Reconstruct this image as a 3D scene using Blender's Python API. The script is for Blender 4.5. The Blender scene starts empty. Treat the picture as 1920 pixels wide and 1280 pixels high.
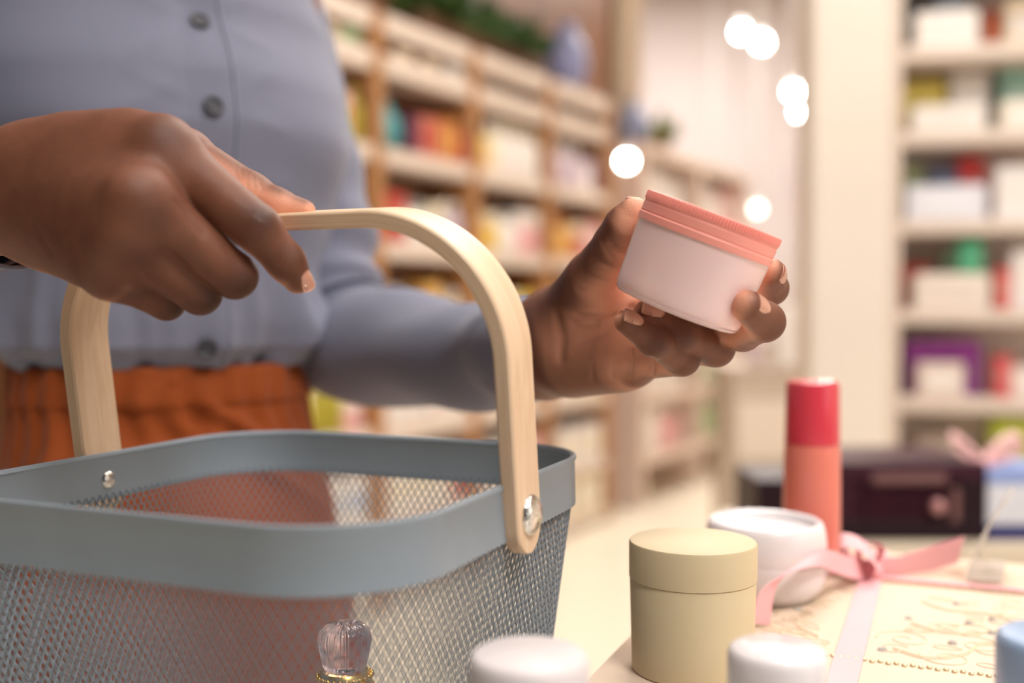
import bpy, bmesh, math, random
import numpy as np
from mathutils import Vector, Matrix

# ------------------------------------------------------------------ camera, world, lights, exposure
SC = bpy.context.scene
COL = SC.collection
F = 1950.0            # focal length in pixels of the 1920 x 1280 frame
PITCH = 0.0324
CZ = 1.15             # camera height above the floor
rng = random.Random(7)

cam_d = bpy.data.cameras.new('camera')
cam_d.sensor_width = 36.0
cam_d.lens = 36.0 * F / 1920.0
cam_d.clip_start = 0.02
cam_d.dof.use_dof = True
cam_d.dof.focus_distance = 0.53
cam_d.dof.aperture_fstop = 2.7
cam_d.dof.aperture_blades = 0
cam = bpy.data.objects.new('camera', cam_d)
COL.objects.link(cam)
cam.location = (0, 0, CZ)
cam.rotation_euler = (math.pi / 2 - PITCH, 0, 0)
SC.camera = cam

world = bpy.data.worlds.new('shop_ambience')
SC.world = world
world.use_nodes = True
bg = world.node_tree.nodes['Background']
bg.inputs[0].default_value = (1.0, 0.95, 0.88, 1)
bg.inputs[1].default_value = 0.045

def area(name, loc, target, size, power, color, size_y=None):
    l = bpy.data.lights.new(name, 'AREA')
    l.shape = 'RECTANGLE'
    l.size = size
    l.size_y = size_y or size
    l.energy = power
    l.color = color
    o = bpy.data.objects.new(name, l)
    COL.objects.link(o)
    o.location = loc
    o.rotation_euler = (Vector(target) - Vector(loc)).to_track_quat('-Z', 'Y').to_euler()
    return o

WARM = (1.0, 0.96, 0.92)
CEIL = 3.95
LAMPS = [(0.2, 0.5, 1.0, 1.0, 9, 'ceiling light panel above the display table'), (1.1, -1.4, 1.0, 1.0, 66, 'ceiling light panel behind the viewer'),
         (2.1, 0.0, 1.0, 1.0, 26, 'ceiling light panel over the right-hand side of the shop'), (0.9, 2.7, 1.4, 1.4, 52, 'ceiling light panel above the aisle'),
         (1.3, 6.9, 1.4, 1.4, 130, 'ceiling light panel at the far end of the aisle')]
for (lx, ly, sx, sy, pw, _) in LAMPS:
    area('ceiling_lamp_light', (lx, ly, CEIL - 0.08), (lx, ly, 0), sx, pw, WARM, sy)

# unseen fill light added behind the viewer to brighten upright surfaces
area('added_fill_light', (2.7, -1.15, 1.95), (0.0, 0.6, 1.2), 1.7, 9, (1.0, 0.96, 0.93), 1.5)

SC.view_settings.view_transform = 'Standard'
SC.view_settings.look = 'None'
SC.view_settings.gamma = 1.0
SC.view_settings.use_curve_mapping = False
SC.view_settings.exposure = 0.50

# ------------------------------------------------------------------ helpers
CP, SP = math.cos(PITCH), math.sin(PITCH)

def ray(px, py):
    a = (px - 960.0) / F
    b = (640.0 - py) / F
    return Vector((a, CP + b * SP, -SP + b * CP))

def P(px, py, d):
    """point on the line of sight through a photograph pixel, at depth d along Y"""
    r = ray(px, py)
    r = r * (d / r.y)
    return Vector((r.x, r.y, r.z + CZ))

def G(px, py, z):
    """point on the line of sight through a photograph pixel, at height z"""
    r = ray(px, py)
    r = r * ((z - CZ) / r.z)
    return Vector((r.x, r.y, z))

ORG = {}

def link(o, parent=None):
    COL.objects.link(o)
    if parent is not None:
        o.parent = parent
        ORG[o.name] = ORG.get(parent.name, Vector((0, 0, 0)))
    return o

def tag(o, label=None, cat=None, group=None, kind=None):
    if label:
        o['label'] = label
    if cat:
        o['category'] = cat
    if group:
        o['group'] = group
    if kind:
        o['kind'] = kind
    return o

def thing(name, label, cat, loc, group=None):
    o = bpy.data.objects.new(name, None)
    o.empty_display_size = 0.02
    COL.objects.link(o)
    o.location = loc
    ORG[o.name] = Vector(loc)
    return tag(o, label, cat, group)

def mesh(name, verts, faces, mat, parent=None, smooth=True, loc=None, angle=None):
    """world-space vertices; a child is stored relative to its thing's base"""
    v = np.asarray([tuple(p) for p in verts], dtype=float).reshape(-1, 3)
    if parent is not None:
        off = np.array(ORG.get(parent.name, Vector((0, 0, 0))))
    elif loc is not None:
        off = np.array(loc, dtype=float)
    else:
        off = np.zeros(3)
    me = bpy.data.meshes.new(name)
    me.from_pydata((v - off).tolist(), [], [tuple(int(i) for i in f) for f in faces])
    me.validate()
    if smooth:
        me.polygons.foreach_set('use_smooth', [True] * len(me.polygons))
        if angle:
            me.set_sharp_from_angle(angle=math.radians(angle))
    if mat is not None:
        me.materials.append(mat)
    o = bpy.data.objects.new(name, me)
    if parent is None:
        o.location = off
        ORG[o.name] = Vector(off)
    link(o, parent)
    return o

class MB:
    def __init__(s):
        s.v = []
        s.f = []
    def add(s, verts, faces):
        n = len(s.v)
        s.v += [tuple(p) for p in verts]
        s.f += [tuple(i + n for i in f) for f in faces]
        return s
    def build(s, name, mat, parent=None, **k):
        return mesh(name, s.v, s.f, mat, parent, **k)

def bm_out(bm):
    bm.verts.ensure_lookup_table()
    v = [x.co.copy() for x in bm.verts]
    f = [[x.index for x in fc.verts] for fc in bm.faces]
    bm.free()
    return v, f

def box_vf(c, size, rz=0.0, bevel=0.0, seg=1, M=None):
    bm = bmesh.new()
    bmesh.ops.create_cube(bm, size=1.0)
    for v in bm.verts:
        v.co = Vector((v.co.x * size[0], v.co.y * size[1], v.co.z * size[2]))
    if bevel > 0:
        bmesh.ops.bevel(bm, geom=bm.edges[:], offset=bevel, segments=seg, affect='EDGES', profile=0.5)
    bm.verts.index_update()
    v, f = bm_out(bm)
    R = M if M is not None else Matrix.Rotation(rz, 3, 'Z')
    c = Vector(c)
    return [R @ p + c for p in v], f

def lathe_vf(profile, n=48, M=None, c=(0, 0, 0), rad=None):
    """profile: list of (radius, height); rad(i, ang, r) may modulate the radius"""
    v, f = [], []
    for i, (r, z) in enumerate(profile):
        for k in range(n):
            a = 2 * math.pi * k / n
            rr = rad(i, a, r) if rad else r
            v.append(Vector((rr * math.cos(a), rr * math.sin(a), z)))
    m = len(profile)
    for i in range(m - 1):
        for k in range(n):
            k2 = (k + 1) % n
            f.append((i * n + k, i * n + k2, (i + 1) * n + k2, (i + 1) * n + k))
    if profile[0][0] > 1e-6:
        f.append(tuple(range(n - 1, -1, -1)))
    if profile[-1][0] > 1e-6:
        f.append(tuple((m - 1) * n + k for k in range(n)))
    c = Vector(c)
    R = M if M is not None else Matrix.Identity(3)
    return [R @ p + c for p in v], f

def tube_vf(path, r, n=8, closed=False, caps=True):
    path = [Vector(p) for p in path]
    m = len(path)
    rs = r if isinstance(r, (list, tuple)) else [r] * m
    v, f = [], []
    up = None
    for i, p in enumerate(path):
        if closed:
            t = (path[(i + 1) % m] - path[i - 1]).normalized()
        else:
            t = (path[min(i + 1, m - 1)] - path[max(i - 1, 0)]).normalized()
        if up is None:
            up = Vector((0, 0, 1)) if abs(t.z) < 0.9 else Vector((1, 0, 0))
        s = t.cross(up).normalized()
        up = s.cross(t).normalized()
        for k in range(n):
            a = 2 * math.pi * k / n
            v.append(p + (s * math.cos(a) + up * math.sin(a)) * rs[i])
    e = m if closed else m - 1
    for i in range(e):
        j = (i + 1) % m
        for k in range(n):
            k2 = (k + 1) % n
            f.append((i * n + k, i * n + k2, j * n + k2, j * n + k))
    if caps and not closed:
        f.append(tuple(range(n - 1, -1, -1)))
        f.append(tuple((m - 1) * n + k for k in range(n)))
    return v, f

def strip_vf(path, wdirs, width, thick=0.0004):
    """a ribbon with real thickness along a path; wdirs give its width direction"""
    v, f = [], []
    m = len(path)
    for i in range(m):
        p = Vector(path[i])
        w = Vector(wdirs[i]).normalized() * ((width[i] if isinstance(width, list) else width) / 2)
        t = (Vector(path[min(i + 1, m - 1)]) - Vector(path[max(i - 1, 0)])).normalized()
        n = t.cross(w).normalized() * thick / 2
        v += [p - w + n, p + w + n, p + w - n, p - w - n]
    for i in range(m - 1):
        a, b = 4 * i, 4 * (i + 1)
        for k in range(4):
            k2 = (k + 1) % 4
            f.append((a + k, a + k2, b + k2, b + k))
    f.append((3, 2, 1, 0))
    f.append(tuple(4 * (m - 1) + k for k in range(4)))
    return v, f

def catmull(pts, n=8):
    pts = [Vector(p) for p in pts]
    out = []
    for i in range(len(pts) - 1):
        p0 = pts[max(i - 1, 0)]; p1 = pts[i]; p2 = pts[i + 1]; p3 = pts[min(i + 2, len(pts) - 1)]
        for k in range(n):
            t = k / n
            out.append(0.5 * ((2 * p1) + (p2 - p0) * t + (2 * p0 - 5 * p1 + 4 * p2 - p3) * t * t
                              + (-p0 + 3 * p1 - 3 * p2 + p3) * t ** 3))
    out.append(pts[-1])
    return out

# ------------------------------------------------------------------ materials
MATS = {}

def mat(name, col, rough=0.5, metal=0.0, spec=0.5, coat=0.0, trans=0.0, alpha=1.0, emit=None, estr=0.0,
        noise=None, bump=None, sss=0.0, sheen=0.0, ior=1.45):
    """noise=(scale, amount): procedural tint variation; bump=(scale, strength, distance)"""
    if name in MATS:
        return MATS[name]
    m = bpy.data.materials.new(name)
    m.use_nodes = True
    nt = m.node_tree
    b = nt.nodes['Principled BSDF']
    b.inputs['Base Color'].default_value = (*col, 1)
    b.inputs['Roughness'].default_value = rough
    b.inputs['Metallic'].default_value = metal
    b.inputs['Specular IOR Level'].default_value = spec
    b.inputs['Coat Weight'].default_value = coat
    b.inputs['Transmission Weight'].default_value = trans
    b.inputs['Alpha'].default_value = alpha
    b.inputs['IOR'].default_value = ior
    if sss:
        b.inputs['Subsurface Weight'].default_value = sss
        b.inputs['Subsurface Radius'].default_value = (0.004, 0.0015, 0.0008)
    if sheen:
        b.inputs['Sheen Weight'].default_value = sheen
    if emit:
        b.inputs['Emission Color'].default_value = (*emit, 1)
        b.inputs['Emission Strength'].default_value = estr
    tc = nt.nodes.new('ShaderNodeTexCoord')
    if noise:
        n = nt.nodes.new('ShaderNodeTexNoise')
        n.inputs['Scale'].default_value = noise[0]
        n.inputs['Detail'].default_value = 4
        nt.links.new(tc.outputs['Object'], n.inputs['Vector'])
        r = nt.nodes.new('ShaderNodeMapRange')
        r.inputs[1].default_value = 0.3; r.inputs[2].default_value = 0.7
        r.inputs[3].default_value = 1 - noise[1]; r.inputs[4].default_value = 1 + noise[1]
        nt.links.new(n.outputs[0], r.inputs[0])
        mx = nt.nodes.new('ShaderNodeMix')
        mx.data_type = 'RGBA'; mx.blend_type = 'MULTIPLY'
        mx.inputs[0].default_value = 1.0
        mx.inputs[6].default_value = (*col, 1)
        nt.links.new(r.outputs[0], mx.inputs[7])
        nt.links.new(mx.outputs[2], b.inputs['Base Color'])
    if bump:
        n2 = nt.nodes.new('ShaderNodeTexNoise')
        n2.inputs['Scale'].default_value = bump[0]
        n2.inputs['Detail'].default_value = 3
        nt.links.new(tc.outputs['Object'], n2.inputs['Vector'])
        bp = nt.nodes.new('ShaderNodeBump')
        bp.inputs['Strength'].default_value = bump[1]
        bp.inputs['Distance'].default_value = bump[2]
        nt.links.new(n2.outputs[0], bp.inputs['Height'])
        nt.links.new(bp.outputs[0], b.inputs['Normal'])
    MATS[name] = m
    return m

def srgb(r, g, b):
    def c(x):
        x /= 255.0
        return x / 12.92 if x <= 0.04045 else ((x + 0.055) / 1.055) ** 2.4
    return (c(r), c(g), c(b))

def grain_mat(name, c1, c2, axis, scale, rough=0.45, stretch=12.0, band=None, coat=0.0):
    """wood: noise stretched along one axis of the object"""
    m = bpy.data.materials.new(name)
    m.use_nodes = True
    nt = m.node_tree
    b = nt.nodes['Principled BSDF']
    b.inputs['Roughness'].default_value = rough
    b.inputs['Coat Weight'].default_value = coat
    b.inputs['Coat Roughness'].default_value = 0.35
    tc = nt.nodes.new('ShaderNodeTexCoord')
    mp = nt.nodes.new('ShaderNodeMapping')
    s = [scale] * 3
    s[axis] = scale / stretch
    mp.inputs['Scale'].default_value = s
    nt.links.new(tc.outputs['Object'], mp.inputs['Vector'])
    n = nt.nodes.new('ShaderNodeTexNoise')
    n.inputs['Scale'].default_value = 1.0
    n.inputs['Detail'].default_value = 5
    n.inputs['Distortion'].default_value = 0.6
    nt.links.new(mp.outputs[0], n.inputs['Vector'])
    cr = nt.nodes.new('ShaderNodeValToRGB')
    cr.color_ramp.elements[0].position = 0.32
    cr.color_ramp.elements[0].color = (*c1, 1)
    cr.color_ramp.elements[1].position = 0.68
    cr.color_ramp.elements[1].color = (*c2, 1)
    nt.links.new(n.outputs[0], cr.inputs[0])
    nt.links.new(cr.outputs[0], b.inputs['Base Color'])
    bp = nt.nodes.new('ShaderNodeBump')
    bp.inputs['Strength'].default_value = 0.12
    bp.inputs['Distance'].default_value = 0.0005
    nt.links.new(n.outputs[0], bp.inputs['Height'])
    nt.links.new(bp.outputs[0], b.inputs['Normal'])
    return m
# ------------------------------------------------------------------ the shop: floor, ceiling, walls, pillars
def struct(name, v, f, m, **k):
    return tag(mesh(name, v, f, m, None, **k), kind='structure')

m_floor = mat('cream_floor', srgb(240, 230, 210), rough=0.25, spec=0.45, noise=(1.3, 0.03))
m_ceil = mat('white_ceiling', srgb(236, 230, 222), rough=0.9)
m_lilac = mat('lilac_grey_paint', srgb(200, 188, 186), rough=0.85, noise=(2, 0.03))
m_taupe = mat('taupe_panel', srgb(196, 182, 166), rough=0.7, noise=(2, 0.03))
m_beige = mat('beige_pillar', srgb(190, 166, 138), rough=0.7, noise=(3, 0.03))
m_whitep = mat('warm_white_paint', srgb(238, 226, 214), rough=0.6, noise=(3, 0.02))
m_brown = grain_mat('brown_wood_panel', srgb(96, 60, 36), srgb(130, 84, 52), 2, 9.0)

v, f = box_vf((1.0, 3.8, -0.05), (9.0, 11.6, 0.1)); struct('floor', v, f, m_floor, smooth=False)
v, f = box_vf((1.0, 3.8, CEIL + 0.05), (9.0, 11.6, 0.1)); struct('ceiling', v, f, m_ceil, smooth=False)
v, f = box_vf((0.95, 9.2, CEIL / 2), (3.3, 0.1, CEIL)); struct('wall_back', v, f, m_lilac, smooth=False)
v, f = box_vf((4.05, 9.15, CEIL / 2), (2.9, 0.1, CEIL)); struct('wall_back_panel', v, f, m_taupe, smooth=False)

v, f = box_vf((5.45, 3.8, CEIL / 2), (0.1, 11.6, CEIL)); struct('wall_right', v, f, m_whitep, smooth=False)
# shelving line: four-metre run of wooden bays, receding to the right
SO = Vector((-0.496, 3.90, 0)); SD = Vector((0.342, 0.569, 0)); BAYW = SD.length
SDn = SD.normalized(); SNn = Vector((SDn.y, -SDn.x, 0))        # SNn points into the aisle
SMx = Matrix((SDn, -SNn, Vector((0, 0, 1)))).transposed()
def sh(k, depth, z):
    """bay coordinate k, depth behind the front edge, height above the floor"""
    return SO + SD * k - SNn * depth + Vector((0, 0, z))
v, f = box_vf(sh(0.35, 0.25, CEIL / 2), (BAYW * 6.6, 0.04, CEIL), M=SMx); struct('wall_left', v, f, m_brown, smooth=False)
v, f = box_vf(P(1166, 577, 6.35) + Vector((0, 0, CEIL / 2 - CZ)), (0.17, 0.17, CEIL), rz=0.3, bevel=0.01); struct('wall_pillar', v, f, m_beige, smooth=False)
v, f = box_vf(P(1606, 577, 3.02) + Vector((0, 0.14, CEIL / 2 - CZ)), (0.232, 0.232, CEIL), rz=-0.10, bevel=0.012); struct('wall_column', v, f, m_whitep, smooth=False)
v, f = box_vf(P(1606, 577, 3.02) + Vector((0, 0.14, 0.04 - CZ)), (0.250, 0.250, 0.08), rz=-0.10, bevel=0.004); struct('baseboard_column', v, f, m_taupe, smooth=False)

# made-up unseen frame built around the added fill light
WC = Vector((2.7, -1.15, 1.95)) + (Vector((2.7, -1.15, 1.95)) - Vector((0.0, 0.6, 1.2))).normalized() * 0.05
wdir = (Vector((0.0, 0.6, 0)) - Vector((2.7, -1.15, 0))).normalized()
WMx = Matrix((Vector((-wdir.y, wdir.x, 0)), -wdir, Vector((0, 0, 1)))).transposed()
fill_frame = bpy.data.objects.new('added_fill_frame', None); COL.objects.link(fill_frame); fill_frame.location = WC; ORG[fill_frame.name] = WC.copy(); tag(fill_frame, kind='structure')
m_frame = mat('white_fill_frame', srgb(230, 228, 224), rough=0.5)
for (dx, dz, sx, sz) in ((-0.92, 0, 0.08, 1.78), (0.92, 0, 0.08, 1.78), (0, 0.85, 1.92, 0.08), (0, -0.85, 1.92, 0.08)):
    v, f = box_vf(WC + WMx @ Vector((dx, 0, dz)), (sx, 0.08, sz), M=WMx)
    mesh('fill_frame_bar', v, f, m_frame, fill_frame, smooth=False)
# ------------------------------------------------------------------ wire basket with bent-wood handle
BA = -0.3963
BE1 = Vector((math.cos(BA), math.sin(BA), 0))
BE2 = Vector((-math.sin(BA), math.cos(BA), 0))
BC = Vector((-0.1134, 0.5353, CZ - 0.0810))       # centre of the rim's top edge
HA, HB, HR, RIMH = 0.125, 0.130, 0.0558, 0.0273
BDEPTH = 0.175

def bk(u, v, w):
    return BC + BE1 * u + BE2 * v + Vector((0, 0, w))

def rrect(a, b, r, step=0.004):
    pts = []
    for cx, cy, t0 in ((a - r, b - r, 0), (-a + r, b - r, 90), (-a + r, -b + r, 180), (a - r, -b + r, 270)):
        for t in range(0, 91, 6):
            tt = math.radians(t0 + t)
            pts.append((cx + r * math.cos(tt), cy + r * math.sin(tt)))
    out = []
    for i, p in enumerate(pts):
        q = pts[(i + 1) % len(pts)]
        L = math.hypot(q[0] - p[0], q[1] - p[1])
        k = max(1, int(round(L / step)))
        for j in range(k):
            out.append((p[0] + (q[0] - p[0]) * j / k, p[1] + (q[1] - p[1]) * j / k))
    return out

m_steel = mat('grey_powder_coat', srgb(140, 151, 162), rough=0.42, spec=0.5, noise=(30, 0.04), bump=(900, 0.08, 0.0003))
m_wire = mat('grey_coated_wire', srgb(118, 128, 138), rough=0.45)
m_chrome = mat('bright_rivet_metal', (0.78, 0.76, 0.73), rough=0.22, metal=1.0, bump=(350, 0.5, 0.001))

basket = thing('shopping_basket', 'blue-grey wire mesh shopping basket with bent birch handle hanging from the hand',
               'basket', bk(0, 0, -BDEPTH))

# rim band: closed section swept round the rounded square, rolled top edge
ring = rrect(HA, HB, HR)
prof = [(-0.0004, -RIMH), (0.0006, -RIMH + 0.0006), (0.0, -0.0030), (0.0010, -0.0016), (0.0008, -0.0003), (-0.0006, 0.0),
        (-0.0024, -0.0004), (-0.0028, -0.0020), (-0.0018, -0.0032), (-0.0016, -RIMH + 0.0006)]
mb = MB()
v, f = [], []
n = len(ring)
for i, (x, y) in enumerate(ring):
    x2, y2 = ring[(i + 1) % n]; x0, y0 = ring[i - 1]
    t = Vector((x2 - x0, y2 - y0)).normalized()
    nx, ny = t.y, -t.x
    for (o_, w) in prof:
        v.append(bk(x + nx * o_, y + ny * o_, w))
k = len(prof)
for i in range(n):
    j = (i + 1) % n
    for a in range(k):
        b = (a + 1) % k
        f.append((i * k + a, j * k + a, j * k + b, i * k + b))
rim = mesh('rim', v, f, m_steel, basket, angle=50)

# expanded-metal wall: diamond lattice strands following the tapering wall
PER = 0.0
acc = [0.0]
for i in range(n):
    x, y = ring[i]; x2, y2 = ring[(i + 1) % n]
    PER += math.hypot(x2 - x, y2 - y)
    acc.append(PER)
acc_np = np.array(acc)
rx = np.array([p[0] for p in ring] + [ring[0][0]]); ry = np.array([p[1] for p in ring] + [ring[0][1]])
NC = int(round(PER / 0.0052)); ROWH = 0.0080
NR = int((BDEPTH - RIMH + 0.004) / (ROWH / 2))
TAPER = 0.115

def wallp(s, w, off=0.0):
    s = s % PER
    x = np.interp(s, acc_np, rx); y = np.interp(s, acc_np, ry)
    r = math.hypot(x, y)
    sc = 1.0 - TAPER * max(0.0, -w - RIMH + 0.004) / 0.125 - (0.0012 + off) / r
    return bk(x * sc, y * sc, w)

cw = PER / NC
mb = MB()
for rI in range(NR):
    w0 = -RIMH + 0.004 - rI * ROWH / 2
    w1 = w0 - ROWH / 2
    for c in range(NC):
        base = c * cw + (cw / 2 if rI % 2 else 0)
        for sgn in (1, -1):
            s0, s1 = base, base + sgn * cw / 2
            hw, th = 0.00044, 0.0007
            pts = [wallp(s0 - hw, w0), wallp(s0 + hw, w0), wallp(s1 + hw, w1), wallp(s1 - hw, w1)]
            pts2 = [wallp(s0 - hw, w0, th), wallp(s0 + hw, w0, th), wallp(s1 + hw, w1, th), wallp(s1 - hw, w1, th)]
            mb.add(pts + pts2, [(0, 1, 2, 3), (7, 6, 5, 4), (1, 5, 6, 2), (0, 3, 7, 4)])
tag(mb.build('mesh_wall', m_wire, basket, smooth=False), kind='stuff')
# flat mesh floor and foot ring
bot = -BDEPTH
foot = [wallp(acc[i], bot + 0.001) for i in range(0, n, 1)]
v, f = tube_vf(foot, 0.0022, 6, closed=True)
mesh('foot_ring', v, f, m_steel, basket)
mb = MB()
bx = HA * (1 - TAPER * (BDEPTH - RIMH) / 0.125) - 0.001
by = HB * (1 - TAPER * (BDEPTH - RIMH) / 0.125) - 0.001
NB = 40
for i in range(-NB, NB + 1):
    for sg in (1, -1):
        # diagonal strands clipped to the floor rectangle
        c0 = i * 2 * bx / NB
        p = []
        for t in (-1.0, 1.0):
            p.append((c0 + sg * t * by * 0.65, t * by))
        (x0, y0), (x1, y1) = p
        ts = [0.0, 1.0]
        dx = x1 - x0
        if abs(dx) > 1e-9:
            ta, tb = sorted(((-bx - x0) / dx, (bx - x0) / dx))
            ts = [max(0, ta), min(1, tb)]
        if ts[1] - ts[0] < 0.02:
            continue
        A_ = (x0 + dx * ts[0], y0 + (y1 - y0) * ts[0]); B_ = (x0 + dx * ts[1], y0 + (y1 - y0) * ts[1])
        v, f = tube_vf([bk(A_[0], A_[1], bot + 0.002), bk(B_[0], B_[1], bot + 0.002)], 0.0006, 4)
        mb.add(v, f)
tag(mb.build('mesh_floor', m_wire, basket, smooth=False), kind='stuff')

# handle: laminated birch strip bent into a U, swung 8 degrees towards the camera
HH, HRAD, HW, HT, HTILT, HZP = 0.1469, 0.0701, 0.0287, 0.0082, 0.1423, -0.0177
SPAN = HA + HT - 0.0010

def hpt(u, vv, w):
    ct, st = math.cos(HTILT), math.sin(HTILT)
    return bk(u, vv * ct - w * st, vv * st + w * ct + HZP)

def ply_mat():
    m = bpy.data.materials.new('birch_plywood')
    m.use_nodes = True
    nt = m.node_tree
    b = nt.nodes['Principled BSDF']
    b.inputs['Roughness'].default_value = 0.5
    b.inputs['Coat Weight'].default_value = 0.08
    b.inputs['Coat Roughness'].default_value = 0.3
    at = nt.nodes.new('ShaderNodeAttribute'); at.attribute_name = 'strip'
    sep = nt.nodes.new('ShaderNodeSeparateXYZ')
    nt.links.new(at.outputs['Vector'], sep.inputs[0])
    # broad face grain: noise in (length, width)
    cmb = nt.nodes.new('ShaderNodeCombineXYZ')
    def mul(sock, k):
        x = nt.nodes.new('ShaderNodeMath'); x.operation = 'MULTIPLY'; x.inputs[1].default_value = k
        nt.links.new(sock, x.inputs[0]); return x.outputs[0]
    nt.links.new(mul(sep.outputs[0], 16.0), cmb.inputs[0])
    nt.links.new(mul(sep.outputs[1], 150.0), cmb.inputs[1])
    nt.links.new(mul(sep.outputs[2], 900.0), cmb.inputs[2])
    n = nt.nodes.new('ShaderNodeTexNoise'); n.inputs['Scale'].default_value = 1.0
    n.inputs['Detail'].default_value = 5; n.inputs['Distortion'].default_value = 1.2
    nt.links.new(cmb.outputs[0], n.inputs['Vector'])
    cr = nt.nodes.new('ShaderNodeValToRGB')
    cr.color_ramp.elements[0].position = 0.25; cr.color_ramp.elements[0].color = (*srgb(214, 180, 146), 1)
    cr.color_ramp.elements[1].position = 0.62; cr.color_ramp.elements[1].color = (*srgb(229, 200, 170), 1)
    nt.links.new(n.outputs[0], cr.inputs[0])
    # ply layers on the edges
    ly = nt.nodes.new('ShaderNodeMath'); ly.operation = 'SINE'
    nt.links.new(mul(sep.outputs[2], 2 * math.pi * 6.0 / 0.0082), ly.inputs[0])
    mr = nt.nodes.new('ShaderNodeMapRange')
    mr.inputs[1].default_value = -1; mr.inputs[2].default_value = 1
    mr.inputs[3].default_value = 0.80; mr.inputs[4].default_value = 0.98
    nt.links.new(ly.outputs[0], mr.inputs[0])
    at2 = nt.nodes.new('ShaderNodeAttribute'); at2.attribute_name = 'edge'
    mx = nt.nodes.new('ShaderNodeMix'); mx.data_type = 'FLOAT'
    mx.inputs[2].default_value = 1.0
    nt.links.new(at2.outputs['Fac'], mx.inputs[0]); nt.links.new(mr.outputs[0], mx.inputs[3])
    ml = nt.nodes.new('ShaderNodeMix'); ml.data_type = 'RGBA'; ml.blend_type = 'MULTIPLY'; ml.inputs[0].default_value = 1.0
    nt.links.new(cr.outputs[0], ml.inputs[6]); nt.links.new(mx.outputs[0], ml.inputs[7])
    nt.links.new(ml.outputs[2], b.inputs['Base Color'])
    return m

m_ply = ply_mat()
path = []      # centre-line frames: (u, w, normal_u, normal_w)
ENDW = -0.0165
UPW = list(ENDW + (HW / 2) * (1 - np.cos(np.linspace(0.05, math.pi / 2, 14)))) + list(np.linspace(ENDW + HW / 2 + 0.004, HH - HRAD, 20))
for w in UPW:
    path.append((SPAN, w, 1, 0))
for t in range(3, 88, 3):
    c, s = math.cos(math.radians(t)), math.sin(math.radians(t))
    path.append((SPAN - HRAD + HRAD * c, HH - HRAD + HRAD * s, c, s))
for u in np.linspace(SPAN - HRAD, -(SPAN - HRAD), 26):
    path.append((u, HH, 0, 1))
for t in range(93, 178, 3):
    c, s = math.cos(math.radians(t)), math.sin(math.radians(t))
    path.append((-(SPAN - HRAD) + HRAD * c, HH - HRAD + HRAD * s, c, s))
for w in UPW[::-1]:
    path.append((-SPAN, w, -1, 0))
# slim rounded-rectangle section: (offset inward, v, edge?)
bv = 0.0011
def section(hw):
    return [(0, -hw + bv, 0), (0, 0, 0), (0, hw - bv, 0), (bv, hw, 1), (HT - bv, hw, 1),
            (HT, hw - bv, 0), (HT, 0, 0), (HT, -hw + bv, 0), (HT - bv, -hw, 1), (bv, -hw, 1)]
v, f, att, edg = [], [], [], []
L = 0.0
for i, (u, w, nu, nw) in enumerate(path):
    hw = HW / 2
    if i:
        L += math.hypot(u - path[i - 1][0], w - path[i - 1][1])
    e = w - ENDW            # rounded ends
    if abs(nu) == 1 and e < hw:
        hw = math.sqrt(max(hw * hw - (hw - e) ** 2, 1e-7)) if e > 0 else 0.0021
        hw = max(hw, 0.0021)
    for (o_, vv, eg) in section(hw):
        v.append(hpt(u - nu * o_, vv, w - nw * o_)); att.append((L, vv, o_)); edg.append(eg)
k = 10
for i in range(len(path) - 1):
    for a in range(k):
        b = (a + 1) % k
        f.append((i * k + a, i * k + b, (i + 1) * k + b, (i + 1) * k + a))
f.append(tuple(range(k - 1, -1, -1))); f.append(tuple((len(path) - 1) * k + a for a in range(k)))
handle = mesh('handle', v, f, m_ply, basket, angle=40)
tag(handle, 'bent birch plywood handle')
a_ = handle.data.attributes.new('strip', 'FLOAT_VECTOR', 'POINT'); a_.data.foreach_set('vector', np.array(att).ravel())
a_ = handle.data.attributes.new('edge', 'FLOAT', 'POINT'); a_.data.foreach_set('value', np.array(edg, dtype=float))

def rivet(base, axis, r, hgt):
    z = Vector(axis).normalized()
    x = z.orthogonal().normalized(); y = z.cross(x)
    M = Matrix((x, y, z)).transposed()
    pr = [(r * 0.9, -0.003), (r, 0.0)] + [(r * math.cos(t), hgt * math.sin(t)) for t in np.linspace(0.1, math.pi / 2 - 0.05, 8)] + [(0.0, hgt)]
    v, f = lathe_vf(pr, 24, M, base)
    return v, f
RVW = 0.002
v, f = rivet(hpt(SPAN, 0, RVW), BE1, 0.0098, 0.0052); tag(mesh('rivet', v, f, m_chrome, basket), 'shiny dome rivet')
v, f = rivet(hpt(-SPAN, 0, RVW), -BE1, 0.0085, 0.0042); mesh('rivet', v, f, m_chrome, basket)
v, f = rivet(hpt(-HA + 0.0016, 0, RVW), BE1, 0.0052, 0.0028); mesh('rivet', v, f, m_chrome, basket)
v, f = rivet(hpt(HA - 0.0016, 0, RVW), -BE1, 0.0052, 0.0028); mesh('rivet', v, f, m_chrome, basket)
# ------------------------------------------------------------------ signed-distance modelling for the body
def sd_cone(Q, a, b, ra, rb):
    a = np.array(a); b = np.array(b)
    ba = b - a
    t = np.clip(((Q - a) @ ba) / max(ba @ ba, 1e-12), 0, 1)
    return np.linalg.norm(Q - a - t[..., None] * ba, axis=-1) - (ra + (rb - ra) * t)

def sd_ell(Q, c, R, r):
    """ellipsoid: centre, rows of R are its axes, radii r"""
    q = (Q - np.array(c)) @ np.array(R).T
    r = np.array(r)
    k0 = np.linalg.norm(q / r, axis=-1)
    k1 = np.linalg.norm(q / (r * r), axis=-1)
    return k0 * (k0 - 1.0) / np.maximum(k1, 1e-9)

def smin(a, b, k):
    h = np.maximum(k - np.abs(a - b), 0.0) / k
    return np.minimum(a, b) - h * h * k * 0.25

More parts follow.
